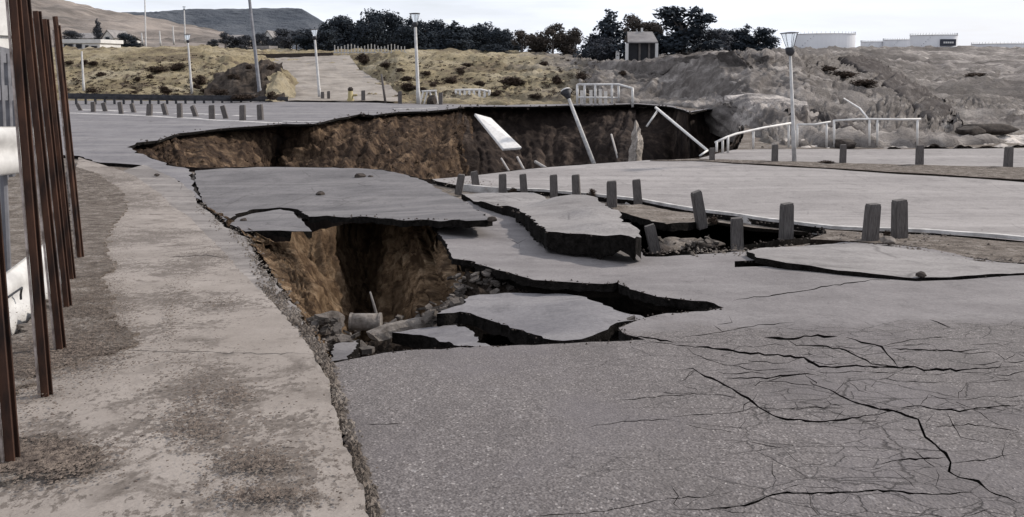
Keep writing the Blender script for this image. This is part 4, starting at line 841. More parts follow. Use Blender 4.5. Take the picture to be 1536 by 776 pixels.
rusty(102, 463, 55, 17, 17, 'fourth rusty steel post with a flat cut top')
rusty(109, 421, 68, 29, 13, 'fifth rusty steel post, the slimmest of the row')
rusty(121, 388, 85, 38, 17, 'farthest rusty steel post, with a narrow tongue on top')
o_ = bpy.data.objects['rusty_post.005']; g = o_.location; bm = bmesh.new(); t1 = P(84.5, 41, g.y)-g; t2 = P(82.5, 25, g.y)-g
tube(bm, [t1, t2], 4*g.y/FPX, 6); bm_obj('tongue', bm, 'rust', o_)
def wbeam(name, A_, B_, h, label, mat='white_rail_paint', n=24, depth=.035, tilt=0.0, brackets=()):
    """corrugated guard rail from A to B (centre line), height h"""
    A_, B_ = Vector(A_), Vector(B_); d = (B_-A_).normalized(); s = Vector((d.y, -d.x, 0)).normalized(); upv = (s.cross(d)).normalized()
    if upv.z < 0: upv = -upv
    prof = [(-.5, .0), (-.46, .25), (-.40, .9), (-.28, 1.0), (-.18, .9), (-.08, .12), (.08, .12), (.18, .9), (.28, 1.0), (.40, .9), (.46, .25), (.5, 0)]
    V = []; F = []; m = len(prof)
    for i in range(n+1):
        c = A_.lerp(B_, i/n)+upv*(.002*noise.noise(Vector((i*.4, h, 0))))
        for z, x in prof: V.append(c+upv*(z*h)+s*(x*depth+tilt*z*h))
    nv = len(V)
    for i in range(n+1):
        for k in range(m): V.append(V[i*m+k]-s*.006)
    for i in range(n):
        for k in range(m-1):
            a = i*m+k; F.append((a, a+m, a+m+1, a+1)); F.append((nv+a, nv+a+1, nv+a+m+1, nv+a+m))
        for k in (0, m-1): a = i*m+k; F.append((a, nv+a, nv+a+m, a+m))
    e = empty(name, A_, label, 'guard rail')
    o = mesh_obj('beam', [v-A_ for v in V], F, mat, e, True)
    for (f, zz) in brackets:
        c = A_.lerp(B_, f)-A_; bm = bmesh.new(); p0 = c+upv*(zz*h+.02)+s*(depth+.01)
        tube(bm, [p0-d*.20, p0+d*.02+s*.02, p0+d*.05-upv*.06, p0+d*.05-upv*.10], .009, 6); bm_obj('bent_rod', bm, 'dark_steel', e)
    return e
e1 = wbeam('guard_rail', P(-330, 248, 4.3), P(84, 222, 7.4), .40, 'upper white corrugated guard rail behind the rusty posts', brackets=())
e2 = wbeam('guard_rail', P(-330, 760, 3.3), P(84, 396, 6.9), .42, 'lower white corrugated guard rail lying low behind the rusty posts', brackets=((.72, .2),), tilt=-.25)
for e, end in ((e1, P(84, 222, 7.4)), (e2, P(84, 396, 6.9))):
    for f in (.2, .5, .8):
        A_ = e.location; c = A_.lerp(end, f); bm = bmesh.new(); gz = z0(c.x, c.y); sx = c.x-.16
        tube(bm, [Vector((sx, c.y, gz-.2))-A_, Vector((sx, c.y, max(c.z-.02, gz+.1)))-A_], .03, 8); bm_obj('support', bm, 'grey_steel', e)
# far grey double rail at the left edge, and the dark rail along the far lane
def far_rail(pts_uvY, rails, posts, label, mat='dark_steel', hh=.30):
    e = empty('guard_rail', P(*pts_uvY[0]), label, 'guard rail'); o0 = e.location
    for dz_ in rails:
        bm = bmesh.new(); pr = [P(*p)+Vector((0, 0, dz_))-o0 for p in pts_uvY]
        for a, b in zip(pr, pr[1:]):
            d = b-a; L_ = d.length; q = d.to_track_quat('Y', 'Z').to_matrix(); bx(bm, (a+b)/2, (.06, L_, hh), q); bx(bm, (a+b)/2+Vector((0, -.045, 0)), (.05, L_, hh*.3), q)
        bm_obj('rail', bm, mat, e)
    for f in posts:
        t = f*(len(pts_uvY)-1); i = min(len(pts_uvY)-2, int(t)); p = P(*pts_uvY[i]).lerp(P(*pts_uvY[i+1]), t-i); gz = z0(p.x, p.y)-.1
        bm = bmesh.new(); bx(bm, Vector((p.x, p.y+.06, (gz+p.z+max(rails))/2))-o0, (.12, .12, p.z+max(rails)-gz+.1)); bm_obj('rail_post', bm, mat, e)
    return e
far_rail([(-220, 122, 14), (-60, 136, 18), (36, 141, 23)], (0, 1.0), [.1, .3, .5, .68, .78, .84, .9, .96], 'grey double guard rail at the far left behind the posts', 'grey_steel', .40)
far_rail([(92, 144, 55), (180, 145.5, 55), (260, 147, 55.5), (345, 147.5, 57), (432, 149.5, 59)], (0.0,), [.02+.0408*i for i in range(24)], 'long dark guard rail along the far lane below the scrub slope', 'dark_steel', .38)

# ------------------------------------------------------------------ street lamps
def lamp(ub, vb, ut, vt, headpx, label, rpx=3.0, base=None, head=True, mat='pole_paint', ground=True):
    g = G(ub, vb) if base is None else base; Y = g.y; k = Y/FPX; top = P(ut, vt, Y)
    e = empty('street_lamp', g, label, 'street lamp', 'street lamps around the site'); o0 = g
    bm = bmesh.new(); hp = headpx*k; ax = (top-g).normalized(); pt = top-ax*hp*1.15-o0
    tube(bm, [Vector((0, 0, -.2)), ax*.9, ax*.92, pt], [rpx*.52*k, rpx*.5*k, rpx*.42*k, rpx*.32*k], 10); bm_obj('pole', bm, mat, e, True)
    if head:
        bm = bmesh.new(); tube(bm, [pt, pt+ax*hp*.12, pt+ax*hp*.38, pt+ax*hp*.42], [hp*.10, hp*.2, hp*.24, hp*.12], 10); bm_obj('lamp_socket', bm, 'dark_steel', e, True)
        bm = bmesh.new()
        for i in range(8):
            a = i*math.pi/4; d = Vector((math.cos(a), math.sin(a), 0))
            tube(bm, [pt+ax*hp*.38+d*hp*.18, pt+ax*hp*1.12+d*hp*.42], hp*.012, 5)
        bm_obj('cage', bm, 'grey_steel', e)
        bm = bmesh.new(); tube(bm, [pt+ax*hp*.40, pt+ax*hp*1.08], [hp*.16, hp*.38], 12, False); bm_obj('lamp_glass', bm, 'lamp_glass', e, True)
        bm = bmesh.new(); tube(bm, [pt+ax*hp*1.10, pt+ax*hp*1.15, pt+ax*hp*1.18], [hp*.46, hp*.46, hp*.1], 12); bm_obj('cap', bm, 'grey_steel', e, True)
    return e
lamp(1192, 241, 1184, 49, 30, 'pale street lamp with a caged head standing beside the right road', 6.5)
lamp(628, 156, 622, 20, 18, 'tall street lamp in the middle, in front of the dark trees', 6.5)
lamp(480, 150.5, 471, 44, 14, 'shorter street lamp standing on the dirt track', 5)
lamp(288, 143, 281, 52, 11, 'slim street lamp below the hillside, right of the slope shrubs', 4, base=P(288, 141, 63))
lamp(126, 140, 122, 68, 8, 'slim street lamp right of the rusty posts', 4, base=P(126, 141, 63), head=False)
lamp(391, 151, 372, -20, 8, 'very tall dark pole leaning left beside the spoil heap', 6.5, head=False, mat='grey_steel')
for u, vb, vt, l, hd in [(217, 72, -10, 'thin pale mast before the hillside, reaching out of the top', False), (276, 64, 10, 'tall pale mast with a small lamp head before the mesa', True), (259, 66, 36, 'short pale pole before the hillside, right of the house', False), (239, 68, 43, 'shortest pale pole before the hillside', False), (212, 66, 46, 'small pale pole just right of the dark shrubs', False)]:
    b = P(u+2, vb, 170); lamp(u+2, vb, u, vt, 5 if hd else 3, l, 2.6, base=b, head=hd)
# leaning broken lamp over the far hole
top = P(850, 140, 45.5); bot = P(893, 252, 43); e = empty('street_lamp', bot, 'broken street lamp leaning left against the rim of the far hole', 'street lamp', 'street lamps around the site'); ax = (top-bot).normalized(); Lh = (top-bot).length
bm = bmesh.new(); tube(bm, [ax*-1.5, ax*Lh*.5, ax*(Lh-.35)], [.13, .11, .09], 10); bm_obj('pole', bm, 'pole_paint', e, True)
bm = bmesh.new(); tube(bm, [ax*(Lh-.4), ax*(Lh-.15), ax*(Lh+.1)], [.1, .2, .34], 10); bm_obj('lamp_socket', bm, 'dark_steel', e, True)
bm = bmesh.new(); tube(bm, [ax*(Lh+.1), ax*(Lh+.2), ax*(Lh+.22)], [.36, .3, .1], 10); bm_obj('cap', bm, 'white_paint', e, True)
# pole fallen across the far hole with its arm
a, b = P(984, 162, 45), P(1061, 226, 26.8); e = empty('fallen_pole', b, 'pale pole fallen diagonally across the right end of the far hole', 'pole')
bm = bmesh.new(); tube(bm, [Vector((0, 0, 0)), a-b], [.05, .085], 8); bm_obj('pole', bm, 'white_paint', e, True)
bm = bmesh.new(); c = (a-b)*.93; tube(bm, [c, P(970, 190, 43)-b], .055, 7); bm_obj('arm', bm, 'white_paint', e, True)
bm = bmesh.new(); tube(bm, [Vector((0, 0, 0)), P(1050, 234, 26.4)-b], .035, 7); bm_obj('arm', bm, 'white_paint', e, True)
# thin pale pipe on the dark wall, white pipes at the hole foot
for (a, b, r_, l) in [(P(917, 202, 46.5), P(928, 243, 44), .06, 'short pale pipe stuck on the dark far wall, right of the leaning lamp'), (P(803, 243, 40), P(835, 262, 37), .08, 'white pipe poking over the rim behind the roadside row of posts'), (P(776, 236, 40), P(790, 262, 38), .06, 'pale pipe hanging below the fallen white slab'), (P(752, 238, 41), P(768, 264, 38), .05, 'thin pale pipe left of the one below the white slab')]:
    bm = bmesh.new(); tube(bm, [Vector((0, 0, 0)), b-a], r_, 8); o = bm_obj('pipe', bm, 'concrete_clean', None, True); o.location = a; tag(o, l, 'pipe')
bm = bmesh.new(); tube(bm, [P(1355, 246, 27.6), P(1440, 250, 26.5), P(1520, 255, 25.5), P(1700, 266, 23.6)], .09, 8); tag(bm_obj('dark_pipe', bm, 'plastic_black', None, True), 'long dark pipe lying along the far verge at the right edge', 'pipe')
# fallen pale slab on the far wall
W = [P(712, 170, 47.5), P(737, 177, 47.7), P(783, 221, 43.2), P(755, 223, 43)]; n_ = (W[1]-W[0]).cross(W[3]-W[0]).normalized()
if n_.y > 0: n_ = -n_
V = [w_+n_*.0 for w_ in W]+[w_-n_*.16 for w_ in W]
o = mesh_obj('fallen_slab', V, [(0, 1, 2, 3), (7, 6, 5, 4), (0, 4, 5, 1), (1, 5, 6, 2), (2, 6, 7, 3), (3, 7, 4, 0)], 'white_paint', None, False); tag(o, 'clean pale concrete panel sliding down the far wall of the hole', 'concrete panel')
bv = o.modifiers.new('bevel', 'BEVEL'); bv.width = .04; bv.segments = 2
patch('soil_pinnacle', [[P(953, 180, 43), P(954, 180, 42.6), P(956, 182, 43)], [P(946, 200, 42.5), P(955, 200, 41.5), P(961, 200, 42.5)], [P(948, 212, 42), P(957, 212, 41), P(966, 208, 42)], [P(942, 228, 42), P(953, 228, 41), P(964, 226, 42)], [P(940, 270, 41.5), P(953, 270, 40.5), P(964, 270, 41.5)]],
   30, 60, 'pale_dirt', amp=0.12, fu=.8, fine=.1, ff=1.5, seed=33, label='pale pinnacle of earth left standing in the far hole', cat='earth pinnacle')

# ------------------------------------------------------------------ white railings
def railing(top, posts, label, r_=.045, extra=(), lower=None):
    e = empty('railing', P(*posts[0][:2], posts[0][3]), label, 'railing'); o0 = e.location
    bm = bmesh.new(); tube(bm, [P(*p)-o0 for p in top], r_, 7); bm_obj('top_rail', bm, 'white_paint', e, True)
    if lower:
        bm = bmesh.new(); tube(bm, [P(*p)-o0 for p in lower], r_*.7, 6); bm_obj('lower_rail', bm, 'white_paint', e, True)
    for (u, vb, vt, Y) in posts:
        bm = bmesh.new(); tube(bm, [P(u, vb, Y)-o0, P(u, vt, Y)-o0], r_, 7); bm_obj('upright', bm, 'white_paint', e, True)
    return e
railing([(866, 127, 55), (900, 127, 55), (928, 127, 55), (949, 133, 53.5)], [(866, 157, 127, 55), (877, 156, 127, 55), (893, 156, 127, 55), (918, 156, 127, 55), (928, 152, 127, 55), (949, 161, 133, 53.5)], 'white pipe railing with a drooping right end on the rim of the far hole', .09, lower=[(866, 146, 55), (928, 147, 55)])
for u, l in ((872, 'left'), (886, 'second'), (900, 'third'), (908, 'right')):
    bm = bmesh.new(); p0, p1 = P(u, 156, 55.4), P(u+1, 134 + (u % 5), 55.4); bx(bm, (p0+p1)/2-p0, (.22, .05, (p1-p0).z)); o = bm_obj('pale_board', bm, 'white_paint'); o.location = p0; tag(o, 'pale upright board behind the rim railing, %s of four' % l, 'board', 'pale boards behind the rim railing')
e = railing([(682, 135.5, 61), (700, 135, 61), (722, 135, 61), (735, 138, 61)], [(u, 156, 135, 61) for u in (684, 690, 697, 704, 711, 719, 727, 734)], 'small pale picket railing beyond the far hole, left of the leaning lamp', .10, lower=[(682, 146, 61), (735, 147, 61)])
railing([(1073, 214, 25.9), (1090, 206, 26.3), (1104, 201, 26.8), (1145, 192, 28), (1186, 185, 28.7)], [(1084, 231, 208, 26.2), (1092, 231, 205, 26.3), (1130, 224, 195, 27.6), (1183, 222, 186, 28.7), (1075, 228, 213, 25.9)], 'white railing bent down towards the hole, left of the right street lamp', .04)
railing([(1196, 187, 28.7), (1222, 187, 28.7), (1246, 183, 28.7)], [(1240, 221, 184, 28.7), (1196, 222, 187, 28.7)], 'short sagging white railing right of the right street lamp', .04)
railing([(1250, 181.5, 28.7), (1290, 179, 28.7), (1312, 179, 28.7), (1346, 179.5, 28.7), (1381, 179, 28.7)], [(1251, 221, 181, 28.7), (1304, 219, 179, 28.7), (1316, 219, 179, 28.7), (1376, 220, 179, 28.7)], 'long straight white railing in front of the right slope', .042)
bm = bmesh.new(); tube(bm, [P(1266, 148, 44), P(1290, 163, 34.5), P(1302, 178, 31)], .04, 7); tag(bm_obj('drain_pipe', bm, 'white_paint', None, True), 'thin pale pipe running down the slope to the railing', 'pipe')

# yellow marker, thin pole, small white trestle
b = P(526, 154, 58); e = empty('marker_post', b, 'small yellow marker post with a dark cap on the far road edge', 'marker'); bm = bmesh.new()
tube(bm, [(0, 0, -.1), (0, 0, .25), (0, 0, .3), (0, 0, .85)], [.26, .26, .2, .17], 10); bm_obj('body', bm, 'yellow_paint', e, True)
bm = bmesh.new(); tube(bm, [(0, 0, .85), (0, 0, 1.0), (0, 0, 1.12)], [.18, .2, .1], 10); bm_obj('cap', bm, 'rock_dark', e, True)
bm = bmesh.new(); tube(bm, [(.1, 0, .5), (.48, 0, .55)], .08, 8); bm_obj('side_arm', bm, 'yellow_paint', e, True)
a, b = P(579, 156, 57), P(572, 111, 57); bm = bmesh.new(); tube(bm, [Vector((0, 0, -.2)), b-a], [.1, .07], 8); o = bm_obj('thin_pole', bm, 'timber', None, True); o.location = a; tag(o, 'thin dark pole leaning left at the foot of the dirt track', 'pole')
b = P(641, 156, 57.5); e = empty('trestle', b, 'small white trestle with dark rubbish heaped against it', 'trestle')
for x in (-.55, -.25, .35, .75):
    bm = bmesh.new(); tube(bm, [(x, 0, -.1), (x+(.28 if x < .3 else -.15), 0, .95)], .07, 6); bm_obj('leg', bm, 'white_paint', e)
bm = bmesh.new(); tube(bm, [(-.4, 0, .9), (.7, 0, .95)], .07, 6); bm_obj('top_bar', bm, 'white_paint', e)
rock('rubbish_heap', P(648, 152, 57), (.55, .4, .5), 'rock_dark', 77, label='dark heap of rubbish beside the small white trestle', cat='heap')

# ------------------------------------------------------------------ vegetation
def crown(bm, blobs, n, s, rnd):
    tot = sum(b[3]**2 for b in blobs)
    for (x, y, z, r_, sz) in blobs:
        for _ in range(int(n*r_*r_/tot)):
            d = Vector((rnd.gauss(0, 1), rnd.gauss(0, 1), rnd.gauss(0, 1))).normalized(); rr = r_*rnd.uniform(.45, 1.08)
            c = Vector((x+d.x*rr, y+d.y*rr, z+d.z*rr*sz)); a = Vector((rnd.gauss(0, 1), rnd.gauss(0, 1), rnd.gauss(0, 1))).normalized(); b2 = a.cross(d+Vector((.01, .02, .03))).normalized(); ss = s*rnd.uniform(.5, 1.3)
            bm.faces.new([bm.verts.new(c+a*ss), bm.verts.new(c-a*ss*.5+b2*ss*.8), bm.verts.new(c-a*ss*.6-b2*ss*.8)])
def tree_proto(kind, seed, mat):
    """unit tree, 1 m tall (scaled when placed)"""
    rnd = random.Random(seed); e = bpy.data.objects.new(kind, None); blobs = []
    bt = bmesh.new(); lean = rnd.uniform(-.05, .05); tube(bt, [(0, 0, -.05), (lean*.5, 0, .35), (lean, 0, .8)], [.035, .025, .008], 7)
    if kind == 'conifer_tree':
        for i in range(16):
            t = i/15; rad = (.27*(1-t)**.8+.035)*rnd.uniform(.8, 1.2); a = rnd.random()*6.28
            blobs.append((math.cos(a)*rad*.5+lean*t, math.sin(a)*rad*.5, .16+t*.8, rad, .55))
    elif kind == 'round_tree':
        for i in range(24):
            a = rnd.random()*6.28; q = rnd.uniform(0, .32); z = rnd.uniform(.16, .84); blobs.append((math.cos(a)*q, math.sin(a)*q, z, rnd.uniform(.12, .22)*(1.1-abs(z-.5)*.6), .85))
    elif kind == 'double_tree':
        for i in range(24):
            a = rnd.random()*6.28; t = rnd.random()
            if t < .5: q = rnd.uniform(.05, .34); blobs.append((math.cos(a)*q, math.sin(a)*q*.6, rnd.uniform(.22, .58), rnd.uniform(.14, .21), .85))
            else: sx = -.14 if t < .75 else .13; blobs.append((sx+rnd.uniform(-.08, .08), rnd.uniform(-.08, .08), rnd.uniform(.6, .92), rnd.uniform(.07, .12), 1.0))
    elif kind == 'bare_tree':
        for i in range(9):
            a = rnd.random()*6.28; q = rnd.uniform(.05, .26); b = (math.cos(a)*q, math.sin(a)*q, rnd.uniform(.5, .9)); blobs.append((b[0], b[1], b[2], rnd.uniform(.09, .15), .9))
    for b in blobs[::2]: tube(bt, [(lean*.5, 0, min(b[2]*.7, .5)), (b[0]*.6, b[1]*.6, b[2]*.85), b[:3]], [.014, .008, .003], 5)
    bc = bmesh.new(); crown(bc, blobs, 4200 if kind != 'bare_tree' else 1900, .028, rnd)
    t_ = bm_obj('trunk', bt, 'bark'); c_ = bm_obj('crown', bc, mat); t_.parent = e; c_.parent = e; return e, t_, c_
PROT = {}
def plant(kind, seed, mat, loc, h, wd, rz, label, cat, group=None):
    key = (kind, seed, mat)
    if key not in PROT:
        r, t_, c_ = tree_proto(kind, seed, mat); PROT[key] = (r, t_, c_); COL.objects.link(r)
    else:
        s = PROT[key][0]; r = s.copy(); COL.objects.link(r)
        for q in PROT[key][1:]: c = q.copy(); COL.objects.link(c); c.parent = r
    r.location = loc; r.scale = (wd, wd, h); r.rotation_euler = (0, 0, rz); return tag(r, label, cat, group)
random.seed(31)
BELT = [(478, 42, 46), (492, 34, 40), (508, 28, 42), (524, 24, 44), (541, 30, 36), (556, 22, 40), (571, 16, 44), (588, 22, 40), (604, 22, 42), (619, 30, 36), (634, 34, 40), (648, 30, 42), (664, 36, 38), (679, 32, 42), (694, 40, 40), (708, 38, 40), (721, 36, 34), (735, 33, 30), (748, 46, 34), (762, 44, 38)]
for i, (u, vt, wp) in enumerate(BELT):
    Y = 150+(i*37) % 30; b = P(u, 84, Y); k = Y/FPX; kind = ('round_tree', 'conifer_tree', 'round_tree')[i % 3]
    if i in (7, 16): wh_ = 'tall'
    plant(kind, i % 4, 'foliage_dark', b, (84-vt)*k*1.04, wp*k*(1.75 if kind == 'round_tree' else 2.3), i*1.3, 'dark tree of the far belt, number %s counted from its left end' % ['one', 'two', 'three', 'four', 'five', 'six', 'seven', 'eight', 'nine', 'ten', 'eleven', 'twelve', 'thirteen', 'fourteen', 'fifteen', 'sixteen', 'seventeen', 'eighteen', 'nineteen', 'twenty'][i], 'tree', 'dark trees of the far belt')
for i, (u, vt, wp, l) in enumerate([(783, 47, 40, 'left'), (806, 42, 44, 'second'), (829, 38, 46, 'tallest'), (852, 40, 40, 'fourth'), (864, 44, 26, 'right')]):
    Y = 125+(i*5) % 9; b = P(u, 90, Y); k = Y/FPX; plant('round_tree' if i % 2 else 'bare_tree', 10+i % 2, 'foliage_brown', b, (90-vt)*k*1.05, wp*k*1.5, i*2.1, 'brownish thin tree between the dark belt and the pointed conifer, %s of five' % l, 'tree', 'brownish trees')
for (u, vb, vt, wp, Y, kind, sd_, mt, l) in [(914, 99, 16, 84, 92, 'conifer_tree', 21, 'foliage_dark', 'tall pointed dark conifer left of the small house'), (902, 99, 56, 46, 90, 'round_tree', 22, 'foliage_grey', 'greyish round bush tree under the pointed conifer'),
    (890, 97, 52, 20, 95, 'bare_tree', 10, 'foliage_grey', 'thin grey bush at the left foot of the pointed conifer'), (952, 94, 24, 52, 105, 'bare_tree', 10, 'foliage_brown', 'thin brown tree behind the left of the small house'), (972, 94, 24, 54, 106, 'bare_tree', 11, 'foliage_brown', 'thin brown tree behind the right of the small house'),
    (1027, 93, 12, 112, 90, 'double_tree', 23, 'foliage_dark', 'big dark twin topped tree right of the small house'), (1062, 90, 36, 60, 94, 'round_tree', 1, 'foliage_grey', 'grey green tree at the right flank of the twin topped tree'),
    (1096, 86, 44, 46, 96, 'round_tree', 2, 'foliage_dark', 'low dark tree, left one of the trio right of the big tree'), (1117, 86, 37, 46, 95, 'conifer_tree', 1, 'foliage_dark', 'pointed dark tree in the middle of the trio'), (1139, 84, 42, 44, 95, 'round_tree', 3, 'foliage_dark', 'dark tree, right one of the trio, leaning out over the slope'),
    (742, 90, 66, 40, 120, 'round_tree', 22, 'foliage_dark', 'low dark bush in front of the right end of the far belt'), (166, 78, 55, 20, 150, 'round_tree', 1, 'foliage_dark', 'dark bush below the pointed house on the left'), (188, 77, 50, 26, 150, 'round_tree', 2, 'foliage_dark', 'largest dark bush beside the pointed house on the left'), (204, 76, 60, 18, 150, 'round_tree', 3, 'foliage_dark', 'small dark bush right of the largest one on the left'),
    (148, 74, 28, 20, 190, 'conifer_tree', 2, 'foliage_grey', 'lone grey conifer on the hillside above the white shed'), (108, 70, 46, 26, 190, 'round_tree', 2, 'foliage_grey', 'grey bush behind the white shed, close to the rusty posts')]:
    b = P(u, vb, Y); k = Y/FPX; plant(kind, sd_, mt, b, (vb-vt)*k*1.04, wp*k*1.45, u*.7, l, 'tree')
for i, (u, vt, wp) in enumerate([(338, 50, 26), (352, 56, 30), (366, 53, 26), (382, 60, 26), (404, 58, 20), (428, 44, 34), (445, 48, 30), (462, 50, 26), (416, 54, 20), (322, 60, 22), (390, 50, 18), (472, 46, 26)]):
    Y = 165+(i*23) % 20; b = P(u, 80, Y); k = Y/FPX; plant('round_tree' if i % 3 else 'bare_tree', (i % 3)+1 if i % 3 else 10, 'foliage_grey', b, (80-vt)*k*1.05, wp*k*1.5, i, 'hazy grey tree among the houses below the mesa, number %s from the left' % ['two', 'three', 'four', 'five', 'eight', 'ten', 'eleven', 'twelve', 'nine', 'one', 'six', 'thirteen'][i], 'tree', 'hazy trees below the mesa')
# shrubs on the slopes
def shrub(u, v, wp, hp, label, mat='foliage_scrub', p=None, sd_=0, fac=1.0):
    b = (T(u, v) if p is None else p); k = b.y/FPX; key = ('shrub', sd_, mat)
    if key not in PROT:
        rnd = random.Random(sd_+50); e = bpy.data.objects.new('shrub', None); COL.objects.link(e); bc = bmesh.new(); bs = bmesh.new(); bl = []
        for i in range(12):
            a = rnd.random()*6.28; q = rnd.uniform(0, .34); bl.append((math.cos(a)*q, math.sin(a)*q, rnd.uniform(.1, .62)*(1-q), rnd.uniform(.16, .28), .9)); tube(bs, [(0, 0, -.1), bl[-1][:3]], [.02, .008], 4)
        crown(bc, bl, 1300, .05, rnd); s = bm_obj('stems', bs, 'bark', e); c = bm_obj('leaves', bc, mat, e); PROT[key] = (e, s, c); r = e
    else:
        r = PROT[key][0].copy(); COL.objects.link(r)
        for q in PROT[key][1:]: c = q.copy(); COL.objects.link(c); c.parent = r
    r.location = b+Vector((0, -.1, -.05)); r.scale = (wp*k, wp*k*.8, hp*k*1.25); r.rotation_euler = (0, 0, u); return tag(r, label, 'shrub', 'shrubs')
SH = [(236, 108, 34, 13, 'dark shrub in the middle of the yellowish slope'), (267, 105, 26, 13, 'round dark shrub right of the one in the middle of the slope'), (226, 117, 17, 7, 'small dark shrub just below the middle slope shrub'), (207, 121, 17, 8, 'small round shrub at the lower left of the slope group'),
 (139, 138, 22, 9, 'dark shrub low on the slope beside the slim left lamp'), (128, 96, 18, 8, 'brown shrub high on the slope near the rusty posts'), (142, 97, 22, 7, 'brown shrub right of the one near the rusty posts'), (152, 114, 24, 8, 'low brown shrub on the left of the slope'), (104, 96, 14, 7, 'brown shrub nearest the rusty posts on the slope'),
 (300, 126, 26, 16, 'tall brown shrub at the left foot of the spoil heap'), (295, 133, 24, 8, 'low brown shrub under the tall one by the spoil heap'), (248, 140, 24, 14, 'brown shrub at the foot of the slope above the guard rail'), (202, 140, 12, 6, 'small brown shrub low on the slope'), (310, 138, 26, 8, 'dark low shrub at the foot of the spoil heap'),
 (546, 94, 34, 16, 'brown bushy shrub at the top right of the dirt track'), (612, 135, 40, 14, 'very dark shrub left of the middle street lamp'), (634, 137, 18, 10, 'dark shrub right of the middle street lamp'), (580, 100, 30, 8, 'low brown shrub right of the bushy one on the track edge'), (598, 108, 24, 8, 'low brown shrub lower on the bank beside the dirt track'), (610, 120, 26, 8, 'grey brown shrub above the very dark shrub'),
 (676, 125, 26, 14, 'dry shrub on the bank behind the picket railing'), (690, 110, 20, 10, 'dry shrub higher on the bank behind the picket railing'), (652, 130, 24, 9, 'low shrub left of the dry bank shrubs'), (770, 128, 60, 16, 'broad dark scrub patch in the hollow behind the far hole'), (800, 146, 30, 8, 'low dark scrub beside the leaning lamp'), (745, 142, 24, 9, 'low scrub behind the right end of the picket railing'), (835, 125, 26, 14, 'grey scrub above the leaning lamp'), (720, 128, 30, 9, 'low scrub behind the middle of the picket railing')]
for i, (u, v, wp, hp, l) in enumerate(SH): shrub(u, v, wp, hp, l, sd_=i % 4, mat='foliage_scrub')
shrub(884, 293, 20, 16, 'small brown bush at the right foot of a timber post', p=G(886, 293), sd_=1); shrub(770, 288, 20, 12, 'dark shrub between two timber posts of the near row', p=G(771, 288), sd_=2)
shrub(1072, 330, 26, 14, 'dry reddish bush on the rim of the roadside pit', p=G(1068, 331), sd_=3); shrub(1328, 356, 12, 26, 'wispy dry stem between the close pair of posts', p=G(1325, 357), sd_=0)
shrub(130, 575, 46, 12, 'flat dry tuft lying on the footpath beside a rusty post', p=G(140, 578, .09), sd_=1); shrub(1335, 250, 40, 8, 'x', p=G(1240, 245), sd_=2)['label'] = 'low dry weeds at the foot of a far verge post'
# spoil heap with dark shrubs
patch('spoil_heap', [[P(305, 147, 60.5), P(330, 150, 59), P(360, 151, 58.5), P(395, 151, 58.5), P(428, 150, 59)], [P(322, 122, 64), P(345, 112, 64), P(365, 100, 64), P(392, 94, 64), P(420, 101, 65)], [P(326, 118, 68), P(348, 108, 69), P(368, 97, 69), P(394, 92, 69), P(424, 99, 70)], [P(320, 140, 76), P(345, 135, 78), P(368, 130, 78), P(396, 125, 78), P(430, 130, 78)]],
   120, 60, 'spoil_soil', amp=0.5, fu=.35, fv=.2, fine=.4, ff=.7, seed=41, byidx=True, edge0=.6, label='dark earth spoil heap rising beside the very tall pole', cat='earth heap')
patch('spoil_heap', [[P(398, 152, 58), P(415, 152, 58), P(432, 151, 59), P(446, 150, 60)], [P(402, 118, 62), P(416, 106, 63), P(428, 112, 63), P(442, 130, 63)], [P(404, 114, 67), P(417, 102, 68), P(430, 108, 68), P(446, 126, 68)]],
   50, 40, 'scrub_hill', amp=0.4, fu=.4, fv=.2, fine=.3, ff=.7, seed=42, byidx=True, edge0=.6, label='tan earth bank right of the very tall pole, at the track edge', cat='earth heap')
for i, (u, v, Y, wp, hp, l) in enumerate([(330, 142, 58.5, 28, 12, 'dark shrub at the left foot of the spoil heap'), (352, 118, 60.5, 22, 9, 'dark shrub halfway up the left flank of the spoil heap'), (372, 103, 63, 20, 8, 'dark shrub on the crest of the spoil heap'), (408, 104, 62, 18, 10, 'brown shrub on top of the tan bank by the very tall pole'), (365, 148, 57.5, 40, 10, 'dark shrub along the middle foot of the spoil heap'), (410, 148, 57.5, 26, 14, 'brown shrub at the foot of the tan bank')]):
    shrub(u, v, wp, hp, l, sd_=i % 4, p=P(u, v, Y))
for i, (u, v, wp, hp, l) in enumerate([(700, 100, 26, 8, 'above the picket railing'), (872, 119, 34, 12, 'high up between leaning lamp and rim railing'), (935, 112, 22, 8, 'below the small house, on the left'),
    (1238, 106, 44, 10, 'at the top of the diagonal band on the right bluff'), (1262, 116, 56, 14, 'second from the top of the diagonal band on the right bluff'), (1296, 130, 60, 14, 'lowest in the diagonal band on the right bluff'), (1468, 116, 56, 9, 'near the right edge under the skyline'), (816, 98, 24, 8, 'below the brownish trees'), (640, 112, 24, 8, 'right of the middle street lamp')]):
    shrub(u, v, wp, hp, 'dark scrub clump '+l, sd_=i % 4)
for i, (u, v, Y, sx, l) in enumerate([(1478, 193, 31.6, 1.0, 'long dark boulder heap at the right edge beyond the far pavement'), (1455, 197, 31.2, .5, 'dark boulder at the left end of the long boulder heap'), (1266, 216, 28.7, .35, 'dark boulder on the pale shore behind the straight railing')]):
    rock('boulder', P(u, v, Y), (sx*1.2, .5, .22), 'rock_dark', i+120, sub=3, label=l, cat='boulder')
bm = bmesh.new(); a, b = P(366, 86, 112), P(500, 83, 112); d = b-a; bx(bm, d/2, (d.length, .3, .75), d.to_track_quat('X', 'Z').to_matrix()); o = bm_obj('low_wall', bm, 'rock_dark'); o.location = a; tag(o, 'low dark wall across the top of the dirt track', 'wall')
